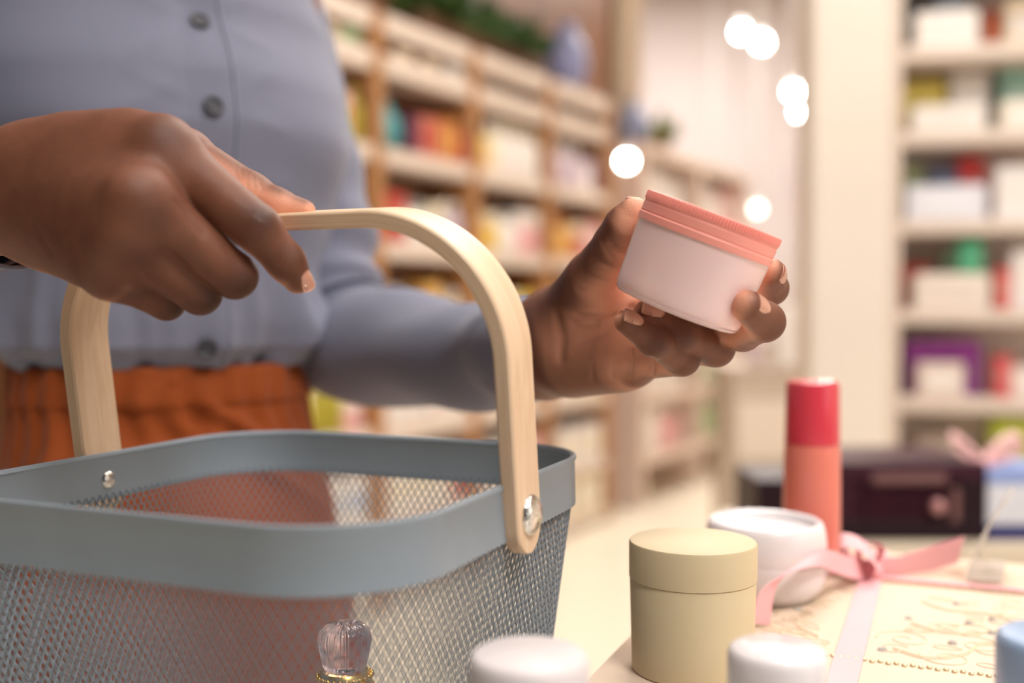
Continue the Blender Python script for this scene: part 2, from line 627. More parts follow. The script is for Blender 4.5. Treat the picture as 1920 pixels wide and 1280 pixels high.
def surface_nets(field, lo, hi, h):
    n = [int(math.ceil((hi[i] - lo[i]) / h)) + 1 for i in range(3)]
    # evaluate only the blocks that can hold the surface
    B = 10
    nb = [int(math.ceil(n[i] / B)) for i in range(3)]
    V = np.empty([nb[i] * B for i in range(3)])
    ci = np.stack(np.meshgrid(*[np.arange(k) for k in nb], indexing='ij'), -1).reshape(-1, 3)
    ctr = np.array(lo) + h * (ci * B + (B - 1) / 2.0)
    dc = np.concatenate([field(x) for x in np.array_split(ctr, max(1, len(ctr) // 60000))])
    lim = h * B * 0.5 * 1.7321 * 1.25 + 0.003
    loc = np.stack(np.meshgrid(*[np.arange(B)] * 3, indexing='ij'), -1).reshape(-1, 3)
    V6 = V.reshape(nb[0], B, nb[1], B, nb[2], B)
    V6[:] = dc.reshape(nb)[:, None, :, None, :, None]
    on = np.argwhere(np.abs(dc) < lim)[:, 0]
    for i0 in range(0, len(on), 120):
        sel = on[i0:i0 + 120]
        Q = np.array(lo) + h * (ci[sel][:, None, :] * B + loc[None])
        val = field(Q.reshape(-1, 3)).reshape(len(sel), B, B, B)
        for k, q in enumerate(sel):
            c = ci[q]
            V6[c[0], :, c[1], :, c[2], :] = val[k]
    V = V6.reshape([nb[i] * B for i in range(3)])[:n[0], :n[1], :n[2]]
    ins = V < 0
    cs = np.zeros([k - 1 for k in n], dtype=np.int8)
    for dx in (0, 1):
        for dy in (0, 1):
            for dz in (0, 1):
                cs += ins[dx:n[0] - 1 + dx, dy:n[1] - 1 + dy, dz:n[2] - 1 + dz]
    act = (cs > 0) & (cs < 8)
    idx = -np.ones(cs.shape, dtype=np.int64)
    cells = np.argwhere(act)
    idx[act] = np.arange(len(cells))
    accp = np.zeros((len(cells), 3)); cnt = np.zeros(len(cells))
    for axis in range(3):
        o = [(0, 0), (0, 1), (1, 0), (1, 1)]
        for (p, q) in o:
            d0 = [0, 0, 0]
            oth = [a for a in range(3) if a != axis]
            d0[oth[0]] = p; d0[oth[1]] = q
            d1 = list(d0); d1[axis] = 1
            c0 = cells + d0; c1 = cells + d1
            v0 = V[c0[:, 0], c0[:, 1], c0[:, 2]]; v1 = V[c1[:, 0], c1[:, 1], c1[:, 2]]
            m = (v0 < 0) != (v1 < 0)
            t = v0[m] / (v0[m] - v1[m])
            pt = c0[m].astype(float)
            pt[:, axis] += t
            accp[m] += pt; cnt[m] += 1
    verts = np.array(lo) + h * accp / cnt[:, None]
    faces = []
    for axis in range(3):
        sl0 = [slice(None)] * 3; sl1 = [slice(None)] * 3
        sl0[axis] = slice(0, n[axis] - 1); sl1[axis] = slice(1, n[axis])
        a, b = ins[tuple(sl0)], ins[tuple(sl1)]
        e = np.argwhere(a != b)
        oth = [x for x in range(3) if x != axis]
        ok = np.ones(len(e), bool)
        for x in oth:
            ok &= (e[:, x] > 0) & (e[:, x] < n[x] - 1)
        e = e[ok]
        sgn = a[e[:, 0], e[:, 1], e[:, 2]]
        u, w = np.zeros(3, int), np.zeros(3, int)
        u[oth[0]] = 1; w[oth[1]] = 1
        q = [e - u - w, e - w, e, e - u]
        ids = np.stack([idx[x[:, 0], x[:, 1], x[:, 2]] for x in q], 1)
        flip = sgn if axis != 1 else ~sgn
        ids[~flip] = ids[~flip][:, ::-1]
        faces.append(ids)
    return verts, np.concatenate(faces)

def grad(field, X, e=0.0004):
    g = np.stack([field(X + np.eye(3)[i] * e) - field(X - np.eye(3)[i] * e) for i in range(3)], -1)
    return g / np.maximum(np.linalg.norm(g, axis=1, keepdims=True), 1e-9)

class Hand:
    """palm = list of cones, digits = chains of (point, radius); digits curl without fusing to one another"""
    def __init__(s):
        s.palm = []
        s.pk = 0.018
        s.digits = []
        s.grooves = []      # (polyline, width, depth)
        s.bumps = []        # (centre, radius, height)
    def field(s, Q):
        Q = np.asarray(Q)
        d = None
        for pr in s.palm:
            x = sd_cone(Q, *pr)
            d = x if d is None else smin(d, x, s.pk)
        prox, dist = None, None
        pal = d
        for (J, R, kb) in s.digits:
            p0 = sd_cone(Q, J[0], J[1], R[0], R[1])
            d = smin(d, smin(pal, p0, kb), 0.0018)
            c = None
            for i in range(1, len(J) - 1):
                x = sd_cone(Q, J[i], J[i + 1], R[i], R[i + 1])
                c = x if c is None else smin(c, x, 0.004)
            if c is not None:
                c = smin(c, p0, 0.0035)
                dist = c if dist is None else smin(dist, c, 0.0008)
        if dist is not None:
            d = smin(d, dist, 0.0012)
        for (c, r, hgt) in s.bumps:
            dd = np.linalg.norm(Q - np.array(c), axis=-1) / r
            d = d - hgt * np.exp(-dd * dd)
        for (pl, wd, dp) in s.grooves:
            pa = np.array(pl)
            lo_, hi_ = pa.min(0) - 4 * wd, pa.max(0) + 4 * wd
            m = np.all((Q > lo_) & (Q < hi_), axis=-1)
            if not m.any():
                continue
            Qm = Q[m]
            g = None
            for a, b in zip(pl[:-1], pl[1:]):
                x = sd_cone(Qm, a, b, 0, 0)
                g = x if g is None else np.minimum(g, x)
            d[m] = d[m] + dp * np.exp(-(g / wd) ** 2)
        return d

def _one(self, k, Q):
    J, R, _ = self.digits[k]
    c = None
    for i in range(1, len(J) - 1):
        x = sd_cone(Q, J[i], J[i + 1], R[i], R[i + 1])
        c = x if c is None else smin(c, x, 0.004)
    return c
Hand.one = _one

def V3(p):
    return np.array(P(*p))

# right hand (gripping the basket handle, back of the hand towards the viewer)
RH = Hand()
W1, W2 = V3((40, 331, 0.520)), V3((32, 392, 0.526))
E1, E2 = V3((-330, 352, 0.66)), V3((-330, 388, 0.667))
mI, mM, mR, mP = V3((303, 285, 0.480)), V3((260, 378, 0.459)), V3((236, 447, 0.461)), V3((208, 508, 0.473))
RH.palm = [(W1, E1, 0.0225, 0.026), (W2, E2, 0.0225, 0.026),
           (V3((85, 313, 0.515)), mI, 0.0185, 0.0150),
           (V3((150, 296, 0.510)), V3((245, 290, 0.496)), 0.0185, 0.0175),
           (V3((75, 350, 0.511)), mM, 0.0185, 0.0140),
           (V3((80, 395, 0.514)), mR, 0.0180, 0.0130),
           (V3((105, 432, 0.521)), mP, 0.0150, 0.0118),
           (V3((120, 318, 0.535)), V3((330, 303, 0.522)), 0.0180, 0.0130),
           (V3((120, 430, 0.535)), V3((210, 480, 0.505)), 0.0160, 0.0120)]
RH.digits = [
    ([mI, V3((482, 428, 0.478)), V3((537, 492, 0.484)), V3((558, 524, 0.488))], [0.0136, 0.0106, 0.0086, 0.0067], 0.012),
    ([mM, V3((440, 517, 0.483)), V3((420, 503, 0.505)), V3((395, 482, 0.521))], [0.0133, 0.0102, 0.0088, 0.0075], 0.010),
    ([mR, V3((375, 550, 0.486)), V3((357, 530, 0.506)), V3((340, 505, 0.522))], [0.0124, 0.0095, 0.0082, 0.0070], 0.010),
    ([mP, V3((312, 565, 0.492)), V3((296, 545, 0.508)), V3((288, 518, 0.522))], [0.0110, 0.0084, 0.0073, 0.0064], 0.009),
    ([V3((255, 292, 0.524)), V3((352, 294, 0.521)), V3((470, 361, 0.515)), V3((522, 386, 0.511)), V3((572, 395.5, 0.508))],
     [0.0150, 0.0122, 0.0096, 0.0080, 0.0052], 0.014),
]
def knuckle(c, toward, r, hgt):
    return (c + toward, r, hgt)
cdir = np.array([0.0, -1.0, 0.25]); cdir /= np.linalg.norm(cdir)
RH.bumps = [(mM + cdir * 0.012 + np.array([-0.004, 0, 0.002]), 0.008, 0.0010), (mR + cdir * 0.011 + np.array([-0.003, 0, 0.001]), 0.007, 0.0008),
            (mP + cdir * 0.010 + np.array([-0.003, 0, 0.001]), 0.006, 0.0008), (mI + cdir * 0.010 + np.array([0.0, 0, 0.004]), 0.008, 0.0007),
            (V3((480, 415, 0.468)), 0.006, 0.0008)]
def on_skin(H, pl, d0, d1):
    """points where lines of sight meet the modelled skin"""
    out = []
    for i in range(len(pl) - 1):
        n = max(2, int(math.hypot(pl[i + 1][0] - pl[i][0], pl[i + 1][1] - pl[i][1]) / 6))
        for k in range(n + (i == len(pl) - 2)):
            x = pl[i][0] + (pl[i + 1][0] - pl[i][0]) * k / n
            y = pl[i][1] + (pl[i + 1][1] - pl[i][1]) * k / n
            ds = np.linspace(d0, d1, 260)
            Q = np.array([V3((x, y, d)) for d in ds])
            ff = H.field(Q)
            w = np.argmax(ff < 0)
            if ff[w] < 0:
                out.append(Q[w])
    return out
RGR = [([(440, 314), (446, 336)], .0008, .0006), ([(452, 317), (456, 346)], .0009, .0006), ([(463, 322), (463, 355)], .0008, .0006), ([(474, 329), (478, 353)], .0009, .0006),
       ([(486, 338), (491, 357)], .0008, .0007), ([(468, 396), (492, 413)], .0008, .0005), ([(460, 402), (487, 425)], .0008, .0005), ([(457, 412), (478, 432)], .0008, .0004),
       ([(62, 420), (78, 445), (92, 470)], .0030, .0008), ([(330, 380), (352, 405), (380, 440)], .0016, .0008), ([(322, 474), (352, 500)], .0014, .0008), ([(270, 515), (300, 540)], .0012, .0007)]
# left hand (palm towards the viewer, holding the jar)
LH = Hand()
LW1, LW2 = V3((1030, 622, 0.652)), V3((1024, 682, 0.656))
LE1, LE2 = V3((915, 652, 0.752)), V3((915, 672, 0.752))
lI, lM, lR, lP = V3((1232, 535, 0.605)), V3((1240, 592, 0.584)), V3((1215, 638, 0.592)), V3((1180, 674, 0.583))
LH.palm = [(LW1, LE1, 0.0235, 0.020), (LW2, LE2, 0.0225, 0.020),
           (V3((1062, 600, 0.640)), lI, 0.0185, 0.0140),
           (V3((1055, 630, 0.638)), lM, 0.0180, 0.0135),
           (V3((1055, 660, 0.636)), lR, 0.0180, 0.0130),
           (V3((1062, 668, 0.628)), lP, 0.0165, 0.0122),
           (V3((1075, 672, 0.615)), V3((1150, 674, 0.588)), 0.0180, 0.0140),      # hypothenar pad
           (V3((1068, 610, 0.618)), V3((1115, 545, 0.592)), 0.0175, 0.0150)]      # thenar pad
LH.digits = [
    ([lI, V3((1402, 563, 0.588)), V3((1446, 540, 0.560)), V3((1446, 510, 0.538))], [0.0130, 0.0098, 0.0086, 0.0072], 0.010),
    ([lM, V3((1392, 621, 0.545)), V3((1434, 603, 0.515)), V3((1401, 574, 0.4965))], [0.0125, 0.0100, 0.0094, 0.0078], 0.010),
    ([lR, V3((1342, 652, 0.557)), V3((1275, 625, 0.536)), V3((1213, 588, 0.532))], [0.0120, 0.0097, 0.0088, 0.0072], 0.010),
    ([lP, V3((1279, 672, 0.547)), V3((1226, 639, 0.526)), V3((1174, 602, 0.517))], [0.0115, 0.0088, 0.0078, 0.0062], 0.010),
    ([V3((1075, 595, 0.625)), V3((1112, 522, 0.585)), V3((1156, 455, 0.560)), V3((1174, 424, 0.552)), V3((1189, 400, 0.549))],
     [0.0200, 0.0148, 0.0115, 0.0110, 0.0086], 0.014),
]
LGR = [([(1186, 658), (1189, 680), (1184, 708)], .0010, .0011), ([(1223, 670), (1227, 690), (1222, 708)], .0009, .0011), ([(1150, 676), (1148, 708)], .0012, .0004),
       ([(1112, 682), (1112, 712)], .0012, .0003), ([(1084, 590), (1100, 594), (1130, 594), (1165, 586), (1185, 574)], .0013, .0009), ([(1076, 606), (1100, 611), (1118, 607)], .0015, .0006),
       ([(1044, 590), (1054, 630), (1052, 670)], .0035, .0007), ([(1082, 542), (1100, 548), (1124, 549)], .0014, .0003), ([(1094, 510), (1112, 520), (1134, 527)], .0014, .0004),
       ([(1108, 484), (1126, 492), (1142, 498)], .0013, .0005), ([(1146, 458), (1160, 470), (1176, 470)], .0012, .0011), ([(1130, 456), (1140, 470), (1148, 482)], .0013, .0005),
       ([(1090, 640), (1120, 632), (1150, 615)], .0018, .0004)]

def hand_mesh(H, lo_px, h):
    """mesh one hand and work out where skin is palmar (paler) or knuckle-dark"""
    pts = np.array([p for d in H.digits for p in d[0]] + [p for c in H.palm for p in c[:2]])
    lo = pts.min(0) - 0.04; hi = pts.max(0) + 0.04
    lo = np.maximum(lo, lo_px[0]); hi = np.minimum(hi, lo_px[1])
    v, f = surface_nets(H.field, lo, hi, h)
    return v, f

def inward(J):
    """palm-side direction at each joint of a curled digit"""
    out = []
    for i in range(len(J)):
        j = min(max(i, 1), len(J) - 2)
        d = (J[j - 1] + J[j + 1]) / 2 - J[j]
        t = J[min(i + 1, len(J) - 1)] - J[max(i - 1, 0)]
        t /= np.linalg.norm(t)
        d = d - t * (d @ t)
        out.append(d / max(np.linalg.norm(d), 1e-9))
    return out

def tones(H, v, nrm, palm_dir, thumb_in):
    best = np.full(len(v), 1e9)
    pal = np.zeros(len(v)); dark = np.zeros(len(v))
    for pr in H.palm[2:]:
        d = sd_cone(v, *pr); m = d < best
        best[m] = d[m]; pal[m] = (nrm[m] @ palm_dir)
    for k, (J, R, kb) in enumerate(H.digits):
        inw = inward(J) if k < 4 else [thumb_in] * len(J)
        for i in range(len(J) - 1):
            d = sd_cone(v, J[i], J[i + 1], R[i], R[i + 1]); m = d < best
            w = inw[i] + inw[i + 1]; w = w / np.linalg.norm(w)
            if i == len(J) - 2:          # the finger pad wraps round the tip
                t_ = J[i + 1] - J[i]
                w = 0.80 * w + 0.60 * t_ / np.linalg.norm(t_)
            best[m] = d[m]; pal[m] = nrm[m] @ w
            # the last pad is pale on both sides of the tip
        for i in range(1, len(J) - 1):
            dd = np.linalg.norm(v - (J[i] - inw[i] * R[i]), axis=1)
            dark = np.maximum(dark, np.exp(-(dd / (R[i] * 0.85)) ** 2) * (1.0 if i == 1 else 0.6))
        dd = np.linalg.norm(v - (J[0] - inw[1] * R[0]), axis=1)
        if k < 4:
            dark = np.maximum(dark, 0.7 * np.exp(-(dd / (R[0] * 0.8)) ** 2))
    pal = np.clip((pal + 0.10) / 0.75, 0, 1)
    pal = pal * pal * (3 - 2 * pal)
    return pal, dark

def soften(f, *arrs, it=8):
    """blend per-vertex tones with their neighbours"""
    e = np.concatenate([f[:, [0, 1]], f[:, [1, 2]], f[:, [2, 3]], f[:, [3, 0]]])
    out = []
    for a in arrs:
        n = len(a)
        cnt = np.bincount(e[:, 0], minlength=n) + np.bincount(e[:, 1], minlength=n)
        for _ in range(it):
            s_ = np.bincount(e[:, 0], weights=a[e[:, 1]], minlength=n) + np.bincount(e[:, 1], weights=a[e[:, 0]], minlength=n)
            a = 0.4 * a + 0.6 * s_ / np.maximum(cnt, 1)
        out.append(a)
    return out

def skin_mat():
    m = bpy.data.materials.new('brown_skin')
    m.use_nodes = True
    nt = m.node_tree
    b = nt.nodes['Principled BSDF']
    b.inputs['Roughness'].default_value = 0.54
    b.inputs['Specular IOR Level'].default_value = 0.36
    b.inputs['Subsurface Weight'].default_value = 0.12
    b.inputs['Subsurface Radius'].default_value = (0.005, 0.0018, 0.0009)
    b.inputs['Subsurface Scale'].default_value = 1.0
    tc = nt.nodes.new('ShaderNodeTexCoord')
    ap = nt.nodes.new('ShaderNodeAttribute'); ap.attribute_name = 'palm'
    ad = nt.nodes.new('ShaderNodeAttribute'); ad.attribute_name = 'dark'
    n = nt.nodes.new('ShaderNodeTexNoise'); n.inputs['Scale'].default_value = 90; n.inputs['Detail'].default_value = 5
    nt.links.new(tc.outputs['Object'], n.inputs['Vector'])
    base = nt.nodes.new('ShaderNodeMix'); base.data_type = 'RGBA'
    base.inputs[6].default_value = (*srgb(102, 61, 45), 1)
    base.inputs[7].default_value = (*srgb(130, 81, 60), 1)
    nt.links.new(n.outputs[0], base.inputs[0])
    dk = nt.nodes.new('ShaderNodeMix'); dk.data_type = 'RGBA'
    dk.inputs[7].default_value = (*srgb(50, 27, 21), 1)
    f1 = nt.nodes.new('ShaderNodeMath'); f1.operation = 'MULTIPLY'; f1.inputs[1].default_value = 0.75
    nt.links.new(ad.outputs['Fac'], f1.inputs[0])
    nt.links.new(f1.outputs[0], dk.inputs[0]); nt.links.new(base.outputs[2], dk.inputs[6])
    pm = nt.nodes.new('ShaderNodeMix'); pm.data_type = 'RGBA'
    pm.inputs[7].default_value = (*srgb(234, 168, 139), 1)
    f2 = nt.nodes.new('ShaderNodeMath'); f2.operation = 'MULTIPLY'; f2.inputs[1].default_value = 0.92
    nt.links.new(ap.outputs['Fac'], f2.inputs[0])
    nt.links.new(f2.outputs[0], pm.inputs[0]); nt.links.new(dk.outputs[2], pm.inputs[6])
    nt.links.new(pm.outputs[2], b.inputs['Base Color'])
    vo = nt.nodes.new('ShaderNodeTexVoronoi'); vo.inputs['Scale'].default_value = 1300
    nt.links.new(tc.outputs['Object'], vo.inputs['Vector'])
    n3 = nt.nodes.new('ShaderNodeTexNoise'); n3.inputs['Scale'].default_value = 260; n3.inputs['Detail'].default_value = 4
    nt.links.new(tc.outputs['Object'], n3.inputs['Vector'])
    ad2 = nt.nodes.new('ShaderNodeMath'); ad2.operation = 'ADD'
    nt.links.new(vo.outputs['Distance'], ad2.inputs[0]); nt.links.new(n3.outputs[0], ad2.inputs[1])
    bp = nt.nodes.new('ShaderNodeBump'); bp.inputs['Strength'].default_value = 0.30; bp.inputs['Distance'].default_value = 0.0003
    nt.links.new(ad2.outputs[0], bp.inputs['Height']); nt.links.new(bp.outputs[0], b.inputs['Normal'])
    return m

m_skin = skin_mat()
m_nail = mat('fingernail', srgb(206, 150, 128), rough=0.28, spec=0.5, coat=0.3)

Vs, Fs, PAL, DRK = [], [], [], []
def add_body(v, f, pal, drk):
    n = sum(len(x) for x in Vs)
    Vs.append(v); Fs.append(f + n); PAL.append(pal); DRK.append(drk)

HRES = 0.0010
RH.grooves = [(on_skin(RH, pl, 0.42, 0.58), w, dp) for pl, w, dp in RGR]
LH.grooves = [(on_skin(LH, pl, 0.46, 0.68), w, dp) for pl, w, dp in LGR]
RH.grooves = [g for g in RH.grooves if len(g[0]) > 1]; LH.grooves = [g for g in LH.grooves if len(g[0]) > 1]
v, f = hand_mesh(RH, (np.array([-0.36, 0, 0]), np.array([9, 9, 9.])), HRES)
nr = grad(RH.field, v)
pal, drk = tones(RH, v, nr, np.array([0.25, 0.85, -0.45]), np.array([-0.25, -0.75, -0.62]))
pal, drk = soften(f, pal, drk)
add_body(v, f, pal, drk)
v, f = hand_mesh(LH, (np.array([-0.03, 0, 0]), np.array([9, 9, 9.])), HRES)
nr = grad(LH.field, v)
pal, drk = tones(LH, v, nr, np.array([0.45, -0.85, 0.2]), np.array([0.62, -0.72, 0.1]))
pal, drk = soften(f, pal, drk)
add_body(v, f, pal, drk)

# torso, head, legs and the covered part of the arms
PHI = math.radians(35)
FWD = Vector((math.sin(PHI), -math.cos(PHI), 0)); LFT = Vector((math.cos(PHI), math.sin(PHI), 0))
TC = Vector((-0.30, 0.90, 0))
def tl(x, y, z):
    """point in the person's frame: x to her left, y forward, z relative to the camera height"""
    return np.array(TC + LFT * x + FWD * y + Vector((0, 0, CZ + z)))
RSH, LSH = tl(-0.135, -0.03, 0.34), tl(0.105, -0.03, 0.34)
REL = np.array(P(-330, 360, 0.665)) + np.array([-0.03, 0.06, 0.0])
LEL = np.array(P(625, 625, 0.965))
body_axes = np.array([LFT, FWD, Vector((0, 0, 1))])
HD = tl(0.01, 0.03, 0.60)
def body_field(Q):
    d = sd_ell(Q, tl(0, -0.01, 0.22), body_axes, (0.135, 0.080, 0.19))
    for pr in ((sd_ell(Q, tl(0, -0.005, -0.02), body_axes, (0.104, 0.076, 0.16))),
               (sd_ell(Q, tl(0, -0.01, -0.22), body_axes, (0.118, 0.085, 0.11)))):
        d = smin(d, pr, 0.06)
    d = smin(d, sd_cone(Q, RSH, LSH, 0.040, 0.040), 0.05)
    d = smin(d, sd_cone(Q, tl(0, -0.02, 0.36), tl(0.005, 0.0, 0.50), 0.055, 0.050), 0.05)
    d = smin(d, sd_cone(Q, RSH, REL, 0.038, 0.030), 0.03)
    UA = np.array(P(566, 320, 1.00))
    d = smin(d, sd_cone(Q, LSH, UA, 0.042, 0.036), 0.03)
    d = smin(d, sd_cone(Q, UA, LEL, 0.036, 0.033), 0.03)
    d = smin(d, sd_cone(Q, REL, np.array(P(-150, 373, 0.590)), 0.030, 0.024), 0.02)
    LA = [LEL, np.array(P(755, 657, 0.880)), np.array(P(880, 668, 0.782)), np.array(P(960, 655, 0.717))]
    for a, b, ra, rb in zip(LA[:-1], LA[1:], (0.032, 0.027, 0.023), (0.027, 0.023, 0.020)):
        d = smin(d, sd_cone(Q, a, b, ra, rb), 0.02)
    for s in (-1, 1):
        hip, knee, ank = tl(s * 0.085, 0, -0.25), tl(s * 0.09, 0.015, -0.64), tl(s * 0.09, -0.02, -1.06)
        d = smin(d, sd_cone(Q, hip, knee, 0.062, 0.046), 0.04)
        d = smin(d, sd_cone(Q, knee, ank, 0.050, 0.034), 0.03)
        d = smin(d, sd_cone(Q, ank + np.array([0, 0, -0.03]), tl(s * 0.095, 0.12, -1.105), 0.036, 0.026), 0.03)
    hd = sd_ell(Q, HD, body_axes, (0.074, 0.095, 0.115))
    hd = smin(hd, sd_ell(Q, tl(0.01, 0.055, 0.53), body_axes, (0.05, 0.055, 0.06)), 0.04)          # jaw
    hd = smin(hd, sd_cone(Q, tl(0.01, 0.118, 0.615), tl(0.01, 0.140, 0.575), 0.010, 0.015), 0.018)     # nose
    hd = smin(hd, sd_cone(Q, tl(-0.008, 0.108, 0.540), tl(0.028, 0.108, 0.540), 0.009, 0.009), 0.008)  # mouth
    for s in (-1, 1):
        hd = smin(hd, sd_cone(Q, tl(0.01 + s * 0.076, 0.0, 0.62), tl(0.01 + s * 0.078, 0.0, 0.575), 0.014, 0.010), 0.008)
        hd = -smin(-hd, sd_ell(Q, tl(0.01 + s * 0.032, 0.125, 0.615), body_axes, (0.017, 0.022, 0.012)), 0.02)
        hd = smin(hd, sd_ell(Q, tl(0.01 + s * 0.032, 0.100, 0.613), body_axes, (0.013, 0.013, 0.011)), 0.004)
    return smin(d, hd, 0.025)
lo = np.array([-0.72, 0.50, 0.005]); hi = np.array([0.05, 1.30, 1.90])
v, f = surface_nets(body_field, lo, hi, 0.009)
add_body(v, f, np.zeros(len(v)), np.zeros(len(v)))

FOOT = Vector(TC)
person = mesh('person', np.concatenate(Vs), np.concatenate(Fs), m_skin, None, True, loc=FOOT)
tag(person, 'person in a grey-blue shirt and orange trousers holding a basket and a jar', 'person')
for nm, arr in (('palm', PAL), ('dark', DRK)):
    a_ = person.data.attributes.new(nm, 'FLOAT', 'POINT')
    arr = np.concatenate(arr)
    a_.data.foreach_set('value', arr)

# fingernails lie on the back of each last joint
def nail(H, k, length, ang=0.74, inw=None, shift=0.55, roll=0.0):
    J, R, _ = H.digits[k]
    a, b = J[-2], J[-1]
    ax = (b - a) / np.linalg.norm(b - a)
    i_ = inw if inw is not None else inward(J)[-1]
    i_ = i_ - ax * (i_ @ ax); i_ /= np.linalg.norm(i_)
    side = np.cross(ax, i_)
    if roll:
        i_ = i_ * math.cos(roll) + side * math.sin(roll); side = np.cross(ax, i_)
    nu, nv = 9, 9
    v, f = [], []
    L = np.linalg.norm(b - a)
    t0 = shift * L
    T_, D_, K_, X_ = [], [], [], []
    for i in range(nu):
        s = i / (nu - 1)
        for j in range(nv):
            q = (j / (nv - 1) - 0.5) * 2
            w = ang * (0.82 + 0.18 * math.sin(math.pi * min(1, s * 1.2) * 0.5)) * (1 if s > 0.15 else 0.86)
            rnd = 0.0016 * q * q * (1 if s > 0.5 else -1)
            th = q * w
            tt = t0 + length * s - rnd
            tc_ = min(tt, L + 0.0012)
            T_.append(a + ax * tc_)
            X_.append(tt - tc_)
            D_.append(-i_ * math.cos(th) + side * math.sin(th))
            K_.append(-0.0004 + 0.0008 * (1 - q ** 4) * min(1.0, 0.3 + s * 3))
    T_, D_, K_ = np.array(T_), np.array(D_), np.array(K_)
    lo_, hi_ = np.zeros(len(T_)), np.full(len(T_), R[-2] * 1.5)
    for _ in range(14):
        mid = (lo_ + hi_) / 2
        inn = H.one(k, T_ + D_ * mid[:, None]) < 0
        lo_ = np.where(inn, mid, lo_); hi_ = np.where(inn, hi_, mid)
    X_ = np.array(X_)[:, None]
    pp = T_ + D_ * (lo_ + 0.0003)[:, None] + ax * X_ + i_ * X_ * 0.30
    top = list(pp + D_ * K_[:, None]); botv = list(pp - D_ * 0.0006)
    v = top + botv
    N = nu * nv
    for i in range(nu - 1):
        for j in range(nv - 1):
            a0 = i * nv + j
            f.append((a0, a0 + 1, a0 + nv + 1, a0 + nv))
            f.append((N + a0, N + a0 + nv, N + a0 + nv + 1, N + a0 + 1))
    edge = [(i, 0) for i in range(nu)] + [(nu - 1, j) for j in range(1, nv)] + [(i, nv - 1) for i in range(nu - 2, -1, -1)] + [(0, j) for j in range(nv - 2, 0, -1)]
    ids = [i * nv + j for i, j in edge]
    for q in range(len(ids)):
        a0, b0 = ids[q], ids[(q + 1) % len(ids)]
        f.append((a0, N + a0, N + b0, b0))
    return mesh('fingernail', v, f, m_nail, person)
for k in range(4):
    nail(RH, k, 0.0100 if k < 3 else 0.0085, shift=0.66)
nail(RH, 4, 0.012, inw=np.array([-0.1, -0.75, -0.65]), shift=0.3)
nail(LH, 0, 0.0115, shift=0.70)
nail(LH, 1, 0.0125, shift=0.62, inw=np.array([-0.35, 0.80, -0.45]))
nail(LH, 2, 0.0125, shift=0.70, inw=np.array([0.0, 0.8, -0.6]))
nail(LH, 3, 0.0118, shift=0.72, inw=np.array([0.0, 0.8, -0.6]))
nail(LH, 4, 0.012, inw=np.array([0.45, -0.88, 0.1]), shift=0.25)
# ------------------------------------------------------------------ clothes
def cloth_mat(name, c, weave=2600.0, rough=0.8, sheen=0.15, bump=0.25, var=0.05):
    m = bpy.data.materials.new(name)
    m.use_nodes = True
    nt = m.node_tree
    b = nt.nodes['Principled BSDF']
    b.inputs['Roughness'].default_value = rough
    b.inputs['Sheen Weight'].default_value = sheen
    b.inputs['Specular IOR Level'].default_value = 0.2
    tc = nt.nodes.new('ShaderNodeTexCoord')
    n = nt.nodes.new('ShaderNodeTexNoise'); n.inputs['Scale'].default_value = 14; n.inputs['Detail'].default_value = 3
    nt.links.new(tc.outputs['Object'], n.inputs['Vector'])
    r = nt.nodes.new('ShaderNodeMapRange'); r.inputs[3].default_value = 1 - var; r.inputs[4].default_value = 1 + var
    nt.links.new(n.outputs[0], r.inputs[0])
    mx = nt.nodes.new('ShaderNodeMix'); mx.data_type = 'RGBA'; mx.blend_type = 'MULTIPLY'; mx.inputs[0].default_value = 1
    mx.inputs[6].default_value = (*c, 1)
    nt.links.new(r.outputs[0], mx.inputs[7]); nt.links.new(mx.outputs[2], b.inputs['Base Color'])
    w1 = nt.nodes.new('ShaderNodeTexNoise'); w1.inputs['Scale'].default_value = weave; w1.inputs['Detail'].default_value = 1
    nt.links.new(tc.outputs['Object'], w1.inputs['Vector'])
    n2 = nt.nodes.new('ShaderNodeTexNoise'); n2.inputs['Scale'].default_value = 60; n2.inputs['Detail'].default_value = 3
    nt.links.new(tc.outputs['Object'], n2.inputs['Vector'])
    ad = nt.nodes.new('ShaderNodeMath'); ad.operation = 'ADD'
    nt.links.new(w1.outputs[0], ad.inputs[0]); nt.links.new(n2.outputs[0], ad.inputs[1])
    bp = nt.nodes.new('ShaderNodeBump'); bp.inputs['Strength'].default_value = bump; bp.inputs['Distance'].default_value = 0.0006
    nt.links.new(ad.outputs[0], bp.inputs['Height']); nt.links.new(bp.outputs[0], b.inputs['Normal'])
    return m

m_shirt = cloth_mat('grey_blue_cotton', srgb(120, 122, 141))
m_trous = cloth_mat('burnt_orange_twill', srgb(142, 66, 22), rough=0.75, sheen=0.1)
m_button = mat('dark_grey_button', srgb(62, 63, 72), rough=0.35)

def tab(z, rows):
    rows = np.array(rows)
    # smooth interpolation
    zz = np.clip(z, rows[0, 0], rows[-1, 0])
    i = np.clip(np.searchsorted(rows[:, 0], zz) - 1, 0, len(rows) - 2)
    t = (zz - rows[i, 0]) / (rows[i + 1, 0] - rows[i, 0])
    t = t * t * (3 - 2 * t) * 0.5 + t * 0.5
    return [rows[i, c] + (rows[i + 1, c] - rows[i, c]) * t for c in range(1, rows.shape[1])]

SHIRT = [(-0.085, .108, .086), (-0.055, .116, .091), (-0.044, .126, .103), (-0.030, .143, .115), (-0.010, .143, .117), (0.03, .138, .118),
         (0.08, .150, .124), (0.14, .166, .133), (0.18, .165, .127), (0.24, .152, .100), (0.28, .136, .086), (0.33, .112, .076), (0.38, .080, .068), (0.43, .060, .060)]

def ridge(x, c, w):
    return np.exp(-((x - c) / w) ** 2)

